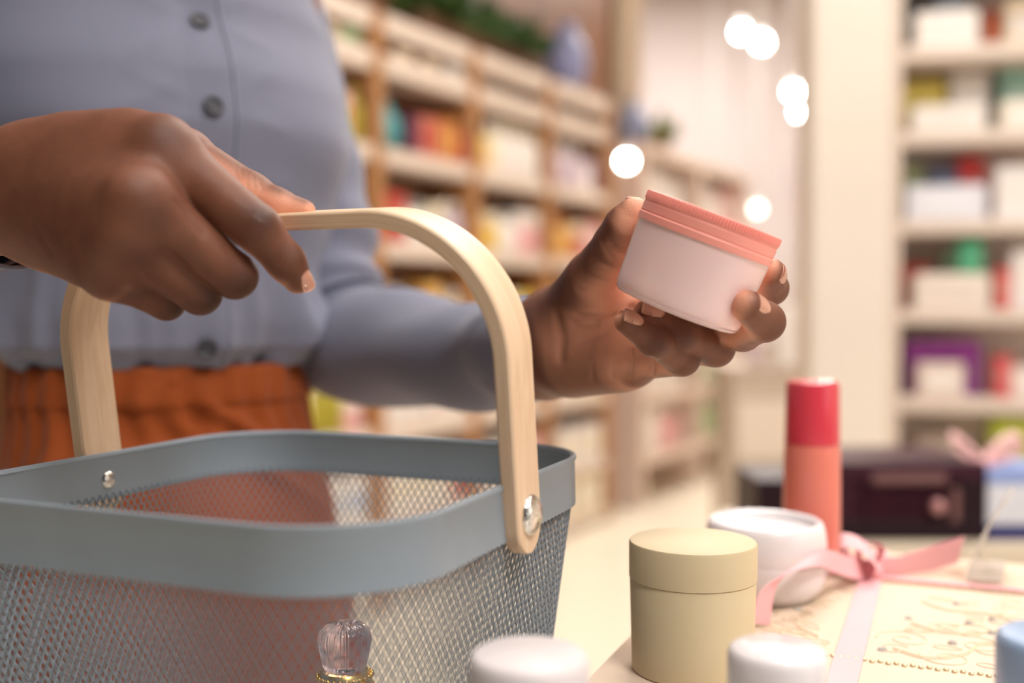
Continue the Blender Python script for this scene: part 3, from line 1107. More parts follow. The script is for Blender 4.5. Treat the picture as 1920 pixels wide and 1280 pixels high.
def torso_pt(th, z, off=0.0):
    th = np.asarray(th, float); z = np.asarray(z, float)
    a, b = tab(z, SHIRT)
    fold = np.zeros_like(th + z)
    low = np.clip((0.10 - z) / 0.12, 0, 1)
    fold += 0.0032 * low * np.sin(th * 9.0 + 1.3 + 6 * z)
    fold += 0.0022 * np.clip((0.02 - z) / 0.05, 0, 1) * np.sin(th * 23.0 + 0.6 * np.sin(z * 60))
    # bust
    for s in (-1, 1):
        fold += 0.010 * ridge(th, s * 0.55, 0.40) * ridge(z, 0.135, 0.055)
    # drape folds that run from the bust towards the buttons
    fold += 0.0030 * ridge(z + 0.045 * (th - 0.1), 0.105, 0.012) * ridge(th, 0.35, 0.25)
    fold -= 0.0030 * ridge(z + 0.09 * (th - 0.1), 0.075, 0.012) * ridge(th, 0.35, 0.25)
    fold += 0.0022 * ridge(z - 0.10 * th, 0.185, 0.010) * ridge(th, -0.35, 0.25)
    fold -= 0.004 * ridge(z, 0.235, 0.02) * ridge(th, -0.02, 0.10)
    # creases that fan out from the buttons, and slack folds under the bust
    for zb in (0.222, 0.152, 0.060):
        for sg, sl in ((-1, 0.10), (-1, -0.06), (1, 0.12), (1, -0.04)):
            fold += 0.0016 * ridge(z - zb - sl * (th - sg * 0.02), 0.0, 0.0045) * ridge(th, sg * 0.24, 0.13)
    for t0, wd, am in ((-0.62, 0.06, .005), (-0.33, 0.05, .004), (0.28, 0.05, .0045), (0.62, 0.07, .005), (-0.95, 0.07, .005)):
        fold += am * ridge(th + 0.5 * (z - 0.02), t0, wd) * np.clip((0.09 - z) / 0.09, 0, 1)
    # the blouse hangs over the waistband at her left side
    fold += 0.036 * ridge(th, 1.15, 0.38) * ridge(z, -0.022, 0.022)
    fold -= 0.008 * ridge(th, 0.42, 0.14) * ridge(z, -0.035, 0.022)
    A = a + fold + off; B = b + fold + off
    x = A * np.sin(th); y = B * np.cos(th)
    back = np.cos(th) < 0
    y = np.where(back, y * 0.9, y)
    base = np.array(TC)
    L3, F3 = np.array(LFT), np.array(FWD)
    lean = -0.004
    return base + x[..., None] * L3 + (y + lean)[..., None] * F3 + (CZ + z)[..., None] * np.array([0, 0, 1.0])

shirt = bpy.data.objects.new('shirt', None)
NTH, NZ = 200, 120
ths = np.linspace(-math.pi, math.pi, NTH, endpoint=False)
zs = np.concatenate([np.linspace(-0.085, 0.0, 36), np.linspace(0.004, 0.43, NZ - 36)])
TH, ZZ = np.meshgrid(ths, zs)
pts = torso_pt(TH, ZZ).reshape(-1, 3)
smb = MB()
fs = []
for i in range(NZ - 1):
    for k in range(NTH):
        k2 = (k + 1) % NTH
        fs.append((i * NTH + k, i * NTH + k2, (i + 1) * NTH + k2, (i + 1) * NTH + k))
smb.add(pts, fs)

def sleeve(points, radii, wr, seed, n=44, per=14, squash=1.0):
    path = catmull(points, per)
    m = len(path)
    rad = [x.x for x in catmull([Vector((r, 0, 0)) for r in radii], per)]
    v, f = [], []
    up = Vector((0, 0, 1))
    R_ = random.Random(seed)
    ph = [R_.uniform(0, 6) for _ in range(8)]
    tprev = None
    for i, p in enumerate(path):
        t = (path[min(i + 1, m - 1)] - path[max(i - 1, 0)]).normalized()
        if tprev is None:
            s = t.cross(Vector((0, -1, 0.1))).normalized()
        else:
            s = (sprev - t * sprev.dot(t)).normalized()
        sprev = s; tprev = t
        up = t.cross(s)
        u = i / (m - 1)
        for k in range(n):
            a = 2 * math.pi * k / n
            w = wr(u, a, ph)
            r = rad[i] + w
            v.append(p + (s * math.cos(a) + up * math.sin(a)) * r)
    for i in range(m - 1):
        for k in range(n):
            k2 = (k + 1) % n
            f.append((i * n + k, i * n + k2, (i + 1) * n + k2, (i + 1) * n + k))
    return v, f, path

def wr_left(u, a, ph):
    e = math.exp(-((u - 0.36) / 0.12) ** 2)
    w = 0.0048 * e * math.sin(u * 95 + 1.2 * math.cos(a + ph[0]) + ph[1])
    w += 0.0022 * math.sin(u * 38 + 1.8 * math.sin(a + ph[2]) + ph[3])
    w += 0.0016 * math.sin(3 * a + 9 * u + ph[4])
    return w
LSP = [Vector(LSH) + Vector((-0.02, 0, 0.0)), P(492, 40, 1.00), P(566, 320, 1.00), P(602, 540, 0.985), P(655, 640, 0.955), P(755, 655, 0.880), P(880, 668, 0.782), P(965, 655, 0.713), P(1026, 645, 0.664)]
v, f, pth = sleeve(LSP, [.062, .058, .057, .057, .055, .049, .040, .0345, .0315], wr_left, 3)
smb.add(v, f)
def wr_right(u, a, ph):
    return 0.0025 * math.sin(u * 50 + 1.6 * math.sin(a + ph[2]) + ph[3]) + 0.0015 * math.sin(3 * a + ph[4])
RSP = [Vector(RSH), Vector(RSH) * 0.55 + Vector(REL) * 0.45, Vector(REL), P(-260, 372, 0.640), P(-110, 374, 0.575), P(-22, 376, 0.537)]
v, f, pthR = sleeve(RSP, [.060, .056, .053, .047, .041, .0365], wr_right, 5)
smb.add(v, f)
bpy.data.objects.remove(shirt)
shirt = smb.build('shirt', m_shirt, person)
tag(shirt, 'grey-blue cotton button-up shirt')
md = shirt.modifiers.new('cloth_thickness', 'SOLIDIFY'); md.thickness = 0.0012; md.offset = -1

def cuff(p0, p1, r0, r1, name='cuff', n=40, wob=0.0015):
    ax = (p1 - p0).normalized()
    s = ax.cross(Vector((0, 0, 1))).normalized(); u = s.cross(ax)
    prof = [(0.0, r0 - 0.001), (0.02, r0 + 0.0012), (0.5, (r0 + r1) / 2 + 0.0015), (0.96, r1 + 0.0015), (1.0, r1 + 0.0004), (0.99, r1 - 0.0012), (0.5, (r0 + r1) / 2 - 0.001)]
    v, f = [], []
    for (t, r) in prof:
        for k in range(n):
            a = 2 * math.pi * k / n
            rr = r + wob * math.sin(2 * a + 0.6) + wob * 0.6 * math.sin(5 * a) * t
            v.append(p0 + (p1 - p0) * t + (s * math.cos(a) + u * math.sin(a)) * rr)
    for i in range(len(prof) - 1):
        for k in range(n):
            k2 = (k + 1) % n
            f.append((i * n + k, i * n + k2, (i + 1) * n + k2, (i + 1) * n + k))
    return mesh(name, v, f, m_shirt, shirt)
cuff(P(950, 659, 0.724), P(1030, 645, 0.660), .0340, .0308)
cuff(P(-120, 376, 0.580), P(-14, 380, 0.534), .0395, .0345, wob=0.003)

# placket, its stitched edge and the buttons
zz = np.linspace(-0.046, 0.335, 90)
tt = [(-0.13, -0.0006), (-0.10, -0.0001), (-0.05, 0.0008), (0.0, 0.0015), (0.05, 0.0020), (0.088, 0.0024), (0.096, 0.0018), (0.098, 0.0)]
v, f = [], []
for z in zz:
    for (t, o_) in tt:
        v.append(torso_pt(np.array([t]), np.array([z]), o_ + 0.0004)[0])
k = len(tt)
for i in range(len(zz) - 1):
    for a in range(k - 1):
        f.append((i * k + a, i * k + a + 1, (i + 1) * k + a + 1, (i + 1) * k + a))
placket = mesh('placket', v, f, m_shirt, shirt)
edge = [Vector(torso_pt(np.array([0.097]), np.array([z]), 0.0026)[0]) for z in zz]
v, f = tube_vf(edge, 0.0016, 8)
mesh('placket_edge', v, f, m_shirt, shirt)
for z in (0.292, 0.222, 0.152, 0.060, -0.031):
    c = Vector(torso_pt(np.array([-0.012]), np.array([z]), 0.0028)[0])
    up_ = Vector(torso_pt(np.array([-0.012]), np.array([z + 0.004]), 0.0028)[0]) - c
    rt_ = Vector(torso_pt(np.array([0.012]), np.array([z]), 0.0028)[0]) - c
    nz = rt_.cross(up_).normalized()
    if nz.dot(FWD) < 0:
        nz = -nz
    x = rt_.normalized(); y = nz.cross(x)
    M = Matrix((x, y, nz)).transposed()
    pr = [(0.0072, 0.0), (0.0078, 0.0008), (0.0076, 0.0022), (0.0066, 0.0027), (0.0055, 0.0022), (0.0050, 0.0011), (0.0024, 0.0010), (0.0019, 0.0017), (0.0, 0.0018)]
    v, f = lathe_vf(pr, 28, M, c)
    bt = mesh('button', v, f, m_button, shirt)

# trousers
TROU = [(-0.34, .165, .128), (-0.25, .160, .122), (-0.18, .145, .113), (-0.12, .131, .104), (-0.085, .125, .099), (-0.060, .121, .096), (-0.046, .120, .095)]
def trou_pt(th, z):
    a, b = tab(z, TROU)
    fold = 0.0018 * np.sin(th * 31 + 1.5 * np.sin(z * 70)) * np.clip((z + 0.16) / 0.05, 0, 1)
    fold = fold + 0.0090 * ridge(z + 0.085 * (th - 0.2), -0.092, 0.007) * ridge(th, 0.25, 0.55)
    fold = fold + 0.0100 * ridge(z + 0.075 * (th - 0.2), -0.118, 0.008) * ridge(th, 0.45, 0.55)
    fold = fold + 0.0085 * ridge(z - 0.01 * th, -0.110, 0.007) * ridge(th, -0.55, 0.35)
    fold = fold + 0.0045 * ridge(z + 0.02 * th, -0.082, 0.006) * ridge(th, -0.5, 0.5)
    fold = fold + 0.0022 * ridge(z, -0.054, 0.008)
    fold = fold + 0.0070 * ridge(th, -0.95, 0.10) * np.clip((-0.07 - z) / 0.06, 0, 1)
    fold = fold + 0.0050 * np.sin(th * 5 + 30 * z) * np.clip((-0.12 - z) / 0.06, 0, 1)
    x = (a + fold) * np.sin(th); y = (b + fold) * np.cos(th)
    y = np.where(np.cos(th) < 0, y * 1.08, y)
    return np.array(TC) + x[..., None] * np.array(LFT) + y[..., None] * np.array(FWD) + (CZ + z)[..., None] * np.array([0, 0, 1.0])
tz = np.concatenate([np.linspace(-0.34, -0.17, 20), np.linspace(-0.165, -0.046, 56)])
tmb = MB()
TH, ZZ = np.meshgrid(ths, tz)
pts = trou_pt(TH, ZZ).reshape(-1, 3)
fs = []
for i in range(len(tz) - 1):
    for k in range(NTH):
        k2 = (k + 1) % NTH
        fs.append((i * NTH + k, i * NTH + k2, (i + 1) * NTH + k2, (i + 1) * NTH + k))
tmb.add(pts, fs)
for s in (-1, 1):
    path = catmull([tl(s * 0.076, 0, -0.26), tl(s * 0.082, 0.005, -0.40), tl(s * 0.09, 0.015, -0.65), tl(s * 0.092, -0.01, -0.90), tl(s * 0.092, -0.015, -1.085)], 10)
    rs = [x.x for x in catmull([Vector((r, 0, 0)) for r in (.088, .095, .085, .080, .078)], 10)]
    rs = [r + 0.003 * math.sin(i * 0.9 + s) for i, r in enumerate(rs)]
    v, f = tube_vf(path, rs, 40, caps=False)
    tmb.add(v, f)
trous = tmb.build('trousers', m_trous, person)
tag(trous, 'burnt orange trousers')
md = trous.modifiers.new('cloth_thickness', 'SOLIDIFY'); md.thickness = 0.0015; md.offset = -1
# waistband
v, f = [], []
wz = [(-0.0475, 0.001), (-0.0455, 0.0022), (-0.050, 0.0032), (-0.070, 0.0034), (-0.0765, 0.0030), (-0.0785, 0.0008)]
for (z, o_) in wz:
    pz = trou_pt(ths, np.full_like(ths, z))
    cdir_ = pz - np.array([TC.x, TC.y, CZ + z]); cdir_ /= np.linalg.norm(cdir_, axis=1, keepdims=True)
    v += list(pz + cdir_ * o_)
for i in range(len(wz) - 1):
    for k in range(NTH):
        k2 = (k + 1) % NTH
        f.append((i * NTH + k, i * NTH + k2, (i + 1) * NTH + k2, (i + 1) * NTH + k))
mesh('waistband', v, f, m_trous, trous)
m_shoe = mat('dark_shoe', srgb(48, 42, 40), rough=0.5)
for s in (-1, 1):
    def shoe_field(Q, s=s):
        d = sd_cone(Q, tl(s * 0.09, -0.045, -1.105), tl(s * 0.095, 0.13, -1.115), 0.047, 0.040)
        return np.maximum(d, -(Q[:, 2] - 0.003))
    v, f = surface_nets(shoe_field, tl(s * 0.09, 0.03, -1.15) - 0.22, tl(s * 0.09, 0.03, -1.05) + 0.22, 0.012)
    mesh('shoe', v, f, m_shoe, person)
m_hair = mat('dark_hair', srgb(28, 22, 20), rough=0.7, bump=(120, 0.8, 0.004))
def hair_field(Q):
    d = sd_ell(Q, HD + np.array([0, 0, 0.02]) - np.array(FWD) * 0.018, body_axes, (0.092, 0.104, 0.120))
    cut = (Q - HD) @ np.array(FWD) - 0.055 - 0.4 * ((Q - HD)[:, 2] - 0.02)
    return np.maximum(d, cut)
v, f = surface_nets(hair_field, HD - 0.17, HD + 0.17, 0.010)
mesh('hair', v, f, m_hair, person)
# ------------------------------------------------------------------ pink jar held in the hand
JB, JT = P(1266, 582, 0.524), P(1340, 401, 0.517)
jz = (JT - JB).normalized()
jx = Vector((0, 1, 0)).cross(jz).normalized(); jy = jz.cross(jx)
JM = Matrix((jx, jy, jz)).transposed()
JH = (JT - JB).length
RB, RL = 0.0334, 0.0352
m_jar = mat('pale_pink_plastic', srgb(250, 216, 216), rough=0.28, spec=0.5, sss=0.5, coat=0.15, noise=(12, 0.02))
m_lid = mat('salmon_plastic', srgb(252, 164, 152), rough=0.38, spec=0.5)
m_clear = mat('clear_base_edge', srgb(226, 196, 194), rough=0.15, spec=0.5)
jar = thing('cosmetic_jar', 'tilted pale pink cosmetic jar with ribbed salmon screw lid held in the fingers', 'jar', JB)
LIDH = 0.0142
bodyp = [(0.0, 0.0016), (RB * 0.80, 0.0016), (RB * 0.90, 0.0008), (RB * 0.965, 0.0020), (RB * 0.99, 0.0045)]
for i in range(1, 9):
    bodyp.append((RB * 0.99 + 0.0014 * i / 8, 0.0045 + (JH - LIDH - 0.0035) * i / 8))
bodyp.append((0.0, JH - LIDH + 0.001))
v, f = lathe_vf(bodyp, 96, JM, JB); mesh('jar_body', v, f, m_jar, jar, angle=45)
v, f = lathe_vf([(RB * 0.78, 0.0012), (RB * 0.86, 0.0002), (RB * 0.93, 0.0004), (RB * 0.962, 0.0014), (RB * 0.972, 0.0022)], 96, JM, JB)
mesh('base_ring', v, f, m_clear, jar)
z0 = JH - LIDH
NT = 132
def lidrad(i, a, r):
    if 9 <= i <= 12:
        return r + (0.00045 if (int(round(a / (2 * math.pi) * NT * 4)) % 4) < 2 else -0.00045)
    return r
lidp = [(RL - 0.0010, z0 - 0.0003), (RL - 0.0001, z0), (RL, z0 + 0.0030), (RL - 0.0003, z0 + 0.0034), (RL - 0.0007, z0 + 0.0038),
        (RL - 0.0004, z0 + 0.0043), (RL - 0.0004, z0 + 0.0082), (RL - 0.0008, z0 + 0.0087), (RL - 0.0005, z0 + 0.0092),
        (RL - 0.0004, z0 + 0.0106), (RL - 0.0004, z0 + 0.0108), (RL - 0.0005, z0 + 0.0136), (RL - 0.0006, z0 + 0.0138),
        (RL - 0.0013, z0 + 0.0142), (RL - 0.0030, z0 + 0.0142), (RL - 0.0045, z0 + 0.0138), (0.0, z0 + 0.0138)]
v, f = lathe_vf(lidp, NT * 4, JM, JB, rad=lidrad); tag(mesh('lid', v, f, m_lid, jar, angle=30), 'ribbed salmon pink screw lid')
# ------------------------------------------------------------------ table corner with the gift box and cosmetics
TE1, TE2 = BE1.copy(), BE2.copy()
GC = Vector((0.258, 0.742, 0))
BOXZ = CZ - 0.196
TABZ = BOXZ - 0.030
TM = Matrix((TE1, TE2, Vector((0, 0, 1)))).transposed()
def tb(u, v, z):
    return GC + TE1 * u + TE2 * v + Vector((0, 0, z))

m_tab = mat('white_laminate', srgb(232, 224, 212), rough=0.3, noise=(5, 0.02))
m_leg = mat('white_metal_leg', srgb(215, 210, 205), rough=0.4)
table = thing('display_table', 'white display table under the cream gift box beside the basket', 'table', tb(0.24, -0.25, 0))
v, f = box_vf(tb(0.215, -0.25, TABZ - 0.0125), (0.66, 0.71, 0.025), M=TM, bevel=0.004, seg=2)
mesh('table_top', v, f, m_tab, table, angle=40)
for (u, w) in ((-0.08, -0.57), (0.51, -0.57), (-0.08, 0.07), (0.51, 0.07)):
    v, f = box_vf(tb(u, w, (TABZ - 0.025) / 2), (0.04, 0.04, TABZ - 0.025), M=TM, bevel=0.004)
    mesh('leg', v, f, m_leg, table, smooth=False)
for w in (-0.57, 0.07):
    v, f = box_vf(tb(0.215, w, TABZ - 0.055), (0.57, 0.02, 0.06), M=TM)
    mesh('apron', v, f, m_leg, table, smooth=False)

# gift box
m_card = mat('cream_embossed_card', srgb(226, 204, 184), rough=0.75, spec=0.12, noise=(18, 0.02), bump=(300, 0.15, 0.0004))
m_emb = mat('gold_embossed_line', srgb(222, 202, 174), rough=0.6, spec=0.2)
m_rib = mat('pink_satin', srgb(242, 186, 191), rough=0.6, spec=0.12, bump=(900, 0.1, 0.0003))
m_chain = mat('pale_gold_chain', srgb(226, 208, 172), rough=0.35, metal=0.7)
m_gold = mat('gold_metal', srgb(222, 188, 112), rough=0.28, metal=1.0)
m_gem = mat('clear_rhinestone', srgb(225, 222, 220), rough=0.05, spec=1.0, metal=0.6)
gift = thing('gift_box', 'flat cream gift box with embossed scrolls, gold chain trim and pink ribbon', 'box', tb(0.07, -0.09, TABZ))
U0, U1, V0, V1 = -0.125, 0.27, -0.275, 0.096
v, f = box_vf(tb((U0 + U1) / 2, (V0 + V1) / 2, TABZ + 0.009), (U1 - U0 - 0.004, V1 - V0 - 0.004, 0.018), M=TM, bevel=0.001)
mesh('box_base', v, f, m_card, gift, smooth=False)
v, f = box_vf(tb((U0 + U1) / 2, (V0 + V1) / 2, TABZ + 0.0215), (U1 - U0, V1 - V0, 0.017), M=TM, bevel=0.0015, seg=2)
mesh('box_lid', v, f, m_card, gift, angle=40)
# gold bead chain along two lines
beads = []
cme = None
for vv in (-0.181, 0.0):
    for i in range(int((U1 - U0) / 0.0042)):
        u = U0 + 0.003 + i * 0.0042
        c = tb(u, vv + (0.0008 if i % 2 else -0.0008), BOXZ + 0.0006)
        if cme is None:
            pr = [(0.0, -0.0010), (0.0012, -0.0007), (0.0017, 0.0), (0.0012, 0.0008), (0.0, 0.0010)]
            vb, fb = lathe_vf(pr, 8)
            cme = bpy.data.meshes.new('chain_link'); cme.from_pydata([tuple(p) for p in vb], [], fb)
            cme.materials.append(m_chain)
            cme.polygons.foreach_set('use_smooth', [True] * len(cme.polygons))
        o = bpy.data.objects.new('chain_link', cme)
        o.location = c - ORG[gift.name]
        o.rotation_euler = (0, 0, BA)
        link(o, gift)
# embossed scrolls
def spiral(cu, cv, r, a0, turns, sgn, tail=0.0):
    pts = []
    N = int(26 * turns) + 6
    for i in range(N):
        t = i / (N - 1)
        rr = r * (1 - 0.85 * t)
        a = a0 + sgn * turns * 2 * math.pi * t
        pts.append((cu + rr * math.cos(a), cv + rr * math.sin(a)))
    return pts
def emboss(pts, r=0.00040, name='scroll'):
    q = [tb(u, w, BOXZ + 0.0002) for u, w in pts]
    v, f = tube_vf(q, r, 5)
    return v, f
rs = random.Random(11)
panels = [(0.125, -0.09), (-0.062, -0.085)]
for (pu, pv) in panels:
    sx = 1.0 if pu > 0 else 0.55
    for k in range(42):
        u = pu + rs.uniform(-0.105, 0.115) * sx; w = pv + rs.uniform(-0.075, 0.07)
        r = rs.uniform(0.009, 0.019) * (1 if sx == 1 else 0.75)
        pts = spiral(u, w, r, rs.uniform(0, 6.28), rs.uniform(1.0, 1.5), rs.choice((-1, 1)))
        if all(U0 + 0.005 < a < U1 - 0.004 and -0.174 < b < -0.008 and not (-0.009 < a < 0.009) for a, b in pts):
            v, f = emboss(pts); mesh('scroll', v, f, m_emb, gift)
        # leaf
        a0 = rs.uniform(0, 6.28)
        lc = (u + (r + 0.008) * math.cos(a0), w + (r + 0.008) * math.sin(a0))
        leaf = []
        for i in range(17):
            t = i / 16 * 2 * math.pi
            x, y = 0.008 * math.cos(t), 0.0032 * math.sin(t) * (1 - 0.4 * math.cos(t))
            leaf.append((lc[0] + x * math.cos(a0) - y * math.sin(a0), lc[1] + x * math.sin(a0) + y * math.cos(a0)))
        if all(U0 + 0.005 < a < U1 - 0.004 and -0.174 < b < -0.008 and not (-0.009 < a < 0.009) for a, b in leaf):
            v, f = emboss(leaf, 0.00035); mesh('leaf_outline', v, f, m_emb, gift)
# long S-curve stems, as on the panel
for ctl in ([(0.022, -0.155), (0.04, -0.165), (0.06, -0.15), (0.07, -0.125), (0.10, -0.12), (0.12, -0.10), (0.125, -0.07), (0.15, -0.055), (0.18, -0.07)],
            [(0.03, -0.10), (0.05, -0.112), (0.075, -0.10), (0.09, -0.08), (0.075, -0.06), (0.05, -0.06), (0.035, -0.045)],
            [(0.13, -0.15), (0.15, -0.135), (0.155, -0.11), (0.18, -0.10), (0.21, -0.115), (0.22, -0.14)],
            [(-0.02, -0.15), (-0.035, -0.13), (-0.03, -0.105), (-0.05, -0.09), (-0.08, -0.10), (-0.09, -0.08)],
            [(-0.02, -0.05), (-0.04, -0.055), (-0.055, -0.04), (-0.075, -0.05), (-0.09, -0.035)]):
    q = [(p.x, p.y) for p in catmull([Vector((a, b, 0)) for a, b in ctl], 8)]
    for dv in (0.0, 0.0035):
        v, f = emboss([(a, b + dv) for a, b in q], 0.00045); mesh('scroll', v, f, m_emb, gift)
for (px, py) in ((1703, 1160), (1817, 1170), (1794, 1133), (1861, 1163), (1861, 1188), (1786, 1207), (1654, 1219), (1497, 1143)):
    c = G(px, py, BOXZ)
    pr = [(0.0028, -0.0003), (0.0030, 0.0006), (0.0018, 0.0018), (0.0, 0.0019)]
    v, f = lathe_vf(pr, 8, None, c)
    mesh('rhinestone', v, f, m_gem, gift, smooth=False)
# flat ribbon bands
RW = 0.0155
def band(p, q, w, name='ribbon_band', n=2, zoff=0.0010):
    path = [p + (q - p) * (i / n) + Vector((0, 0, zoff)) for i in range(n + 1)]
    d = (q - p).normalized()
    wd = Vector((-d.y, d.x, 0))
    v, f = strip_vf(path, [wd] * (n + 1), w, 0.0008)
    return mesh(name, v, f, m_rib, gift, smooth=False)
band(tb(0, V0 + 0.0005, BOXZ), tb(0, V1 - 0.0005, BOXZ), RW)
band(tb(U0 + 0.0005, 0.004, BOXZ), tb(U1 - 0.0005, 0.004, BOXZ), RW * 0.55, zoff=0.0024)
# bow
KN = tb(0, 0.004, BOXZ + 0.007)
v, f = lathe_vf([(0.0, -0.006), (0.006, -0.004), (0.0085, 0.0), (0.006, 0.0055), (0.0, 0.007)], 14, None, KN)
mesh('bow_knot', v, f, m_rib, gift)
def loopstrip(name, ctl, w, wd, n=9):
    path = catmull(ctl, n)
    m = len(path)
    if callable(wd):
        dirs = [wd(i / (m - 1)) for i in range(m)]
    else:
        dirs = [wd] * m
    v, f = strip_vf(path, dirs, w, 0.0005)
    return mesh(name, v, f, m_rib, gift, angle=60)
dY = 0.742
BW = 0.021
loopstrip('bow_loop', [KN, P(1606, 1058, 0.745), P(1575, 1022, 0.742), P(1585, 1012, 0.738), P(1615, 1022, 0.735), P(1640, 1050, 0.735), KN], BW, Vector((0.25, 0.9, 0.25)))
loopstrip('bow_loop', [KN, P(1645, 1052, 0.75), P(1652, 1028, 0.755), P(1632, 1016, 0.757), P(1612, 1024, 0.757), P(1612, 1050, 0.752), KN], BW, Vector((0.1, 0.95, -0.2)))
loopstrip('bow_tail', [KN + Vector((0.004, 0, 0)), P(1680, 1068, 0.752), P(1735, 1050, 0.765), P(1802, 1030, 0.775)], BW * 1.05, Vector((0.1, -0.25, 0.95)))
loopstrip('bow_tail', [KN + Vector((-0.004, 0, 0)), P(1590, 1062, 0.712), P(1540, 1046, 0.668), P(1482, 1068, 0.646), P(1440, 1106, 0.632), P(1427, 1170, 0.630)], BW,
          lambda t: Vector((0.35 + 0.2 * t, 0.75 - 0.2 * t, 0.55 - 0.75 * t)))

# cream jar
m_cream = mat('cream_plastic', srgb(210, 192, 157), rough=0.5, spec=0.22, noise=(10, 0.02))
cj = P(1299, 1010, 0.56); cj.z = BOXZ
HJ = (P(1299, 1012, 0.56).z) - BOXZ
j2 = thing('cream_jar', 'tall pale yellow cosmetic jar with smooth lid standing on the gift box', 'jar', cj)
v, f = lathe_vf([(0.0, 0.0), (0.0315, 0.0), (0.0326, 0.0010), (0.0339, HJ - 0.0206), (0.0336, HJ - 0.0201), (0.0, HJ - 0.0201)], 72, None, cj)
mesh('jar_body', v, f, m_cream, j2, angle=40)
v, f = lathe_vf([(0.0338, HJ - 0.0200), (0.0343, HJ - 0.0196), (0.0344, HJ - 0.0015), (0.0338, HJ - 0.0003), (0.0328, HJ), (0.0, HJ)], 72, None, cj)
mesh('lid', v, f, m_cream, j2, angle=40)

# white open jar
m_white = mat('glossy_white_plastic', srgb(230, 224, 227), rough=0.2, spec=0.45, coat=0.15)
bw = P(1435, 1000, 0.705); bw.z = BOXZ
b1 = thing('white_jar', 'round glossy white jar behind the pale yellow jar on the gift box', 'jar', bw)
v, f = lathe_vf([(0.0, 0.0), (0.028, 0.0), (0.0335, 0.0022), (0.0390, 0.0095), (0.0412, 0.0190), (0.0414, 0.0262), (0.0407, 0.0266), (0.0407, 0.0270)], 72, None, bw)
mesh('jar_body', v, f, m_white, b1, angle=50)
v, f = lathe_vf([(0.0410, 0.0270), (0.0412, 0.0276), (0.0405, 0.0380), (0.0396, 0.0460), (0.0382, 0.0505), (0.0362, 0.0522), (0.0340, 0.0515), (0.0325, 0.0490), (0.0318, 0.0462), (0.0, 0.0455)], 72, None, bw)
mesh('lid', v, f, m_white, b1, angle=60)

# red and coral bottle
m_red = mat('red_plastic', srgb(214, 64, 80), rough=0.25, coat=0.3)
m_coral = mat('coral_plastic', srgb(228, 130, 114), rough=0.3, coat=0.2)
rb = P(1522, 900, 0.80); rb.z = BOXZ
HBT = P(1520, 714, 0.80).z - BOXZ
r1 = thing('spray_bottle', 'slim coral bottle with tall red cap standing behind the ribbon bow', 'bottle', rb)
v, f = lathe_vf([(0.0, 0.0), (0.0215, 0.0), (0.0220, 0.0016), (0.0212, HBT - 0.055), (0.0205, HBT - 0.0485), (0.0, HBT - 0.0485)], 56, None, rb)
mesh('bottle_body', v, f, m_coral, r1, angle=40)
v, f = lathe_vf([(0.0206, HBT - 0.0482), (0.0207, HBT - 0.047), (0.0200, HBT - 0.004), (0.0192, HBT - 0.0010), (0.0175, HBT), (0.0150, HBT - 0.0008), (0.0, HBT - 0.0008)], 56, None, rb)
mesh('cap', v, f, m_red, r1, angle=40)

# clear price holder
m_acr = mat('clear_acrylic', srgb(225, 215, 205), rough=0.06, spec=0.6, alpha=0.55)
hc = G(1845, 1085, BOXZ)
ph = thing('price_holder', 'clear acrylic price holder standing on the gift box by the ribbon', 'holder', hc)
b0, b1_ = G(1812, 1100, BOXZ), G(1880, 1106, BOXZ)
b2, b3 = G(1885, 1066, BOXZ), G(1832, 1064, BOXZ)
zo = Vector((0, 0, 0.0045)); th_ = Vector((0, 0, 0.0018))
mesh('base_plate', [b0 + zo, b1_ + zo, b2 + zo, b3 + zo, b0 + zo + th_, b1_ + zo + th_, b2 + zo + th_, b3 + zo + th_],
     [(3, 2, 1, 0), (4, 5, 6, 7), (0, 1, 5, 4), (1, 2, 6, 5), (2, 3, 7, 6), (3, 0, 4, 7)], m_acr, ph, smooth=False)
q0, q1 = b0 + zo, b3 + zo
up = (P(1886, 950, b0.y + 0.01) - b0)
path = [q0 * (1 - t) + (q0 + up) * t + Vector((0.004, 0, 0)) * math.sin(math.pi * t) * -1 for t in np.linspace(0, 1, 9)]
wdir = (q1 - q0)
v, f = strip_vf([p + wdir * 0.5 for p in path], [wdir] * 9, wdir.length, 0.0020)
mesh('upright_plate', v, f, m_acr, ph, smooth=False)

# out-of-focus things nearest the viewer
m_fw = mat('satin_white_plastic', srgb(216, 208, 210), rough=0.4)
m_fb = mat('powder_blue_plastic', srgb(150, 172, 205), rough=0.4)
def capped(name, label, px, py, d, r, m, cat='jar', cap=0.02, base_r=None):
    c = P(px, py, d); top = c.z; c.z = TABZ
    H = top - TABZ
    t = thing(name, label, cat, c)
    br = base_r or r * 0.96
    v, f = lathe_vf([(0.0, 0.0), (br * 0.95, 0.0), (br, 0.0015), (br, H - cap - 0.001), (br * 0.9, H - cap), (0.0, H - cap)], 48, None, c)
    mesh('jar_body', v, f, m, t, angle=40)
    v, f = lathe_vf([(r * 0.97, H - cap + 0.0002), (r, H - cap + 0.001), (r, H - 0.004), (r * 0.96, H - 0.0012), (r * 0.88, H), (0.0, H)], 48, None, c)
    mesh('cap', v, f, m, t, angle=50)
capped('white_capped_jar', 'matt white capped jar at the table edge next to the basket', 992, 1222, 0.385, 0.0226, m_fw)
capped('white_lidded_jar', 'small shiny white lidded jar in front of the pale yellow jar', 1457, 1212, 0.420, 0.0200, m_white, cap=0.018)
capped('blue_jar', 'powder blue rounded jar standing at the near end of the table', 1985, 1190, 0.400, 0.0225, m_fb, cap=0.03)

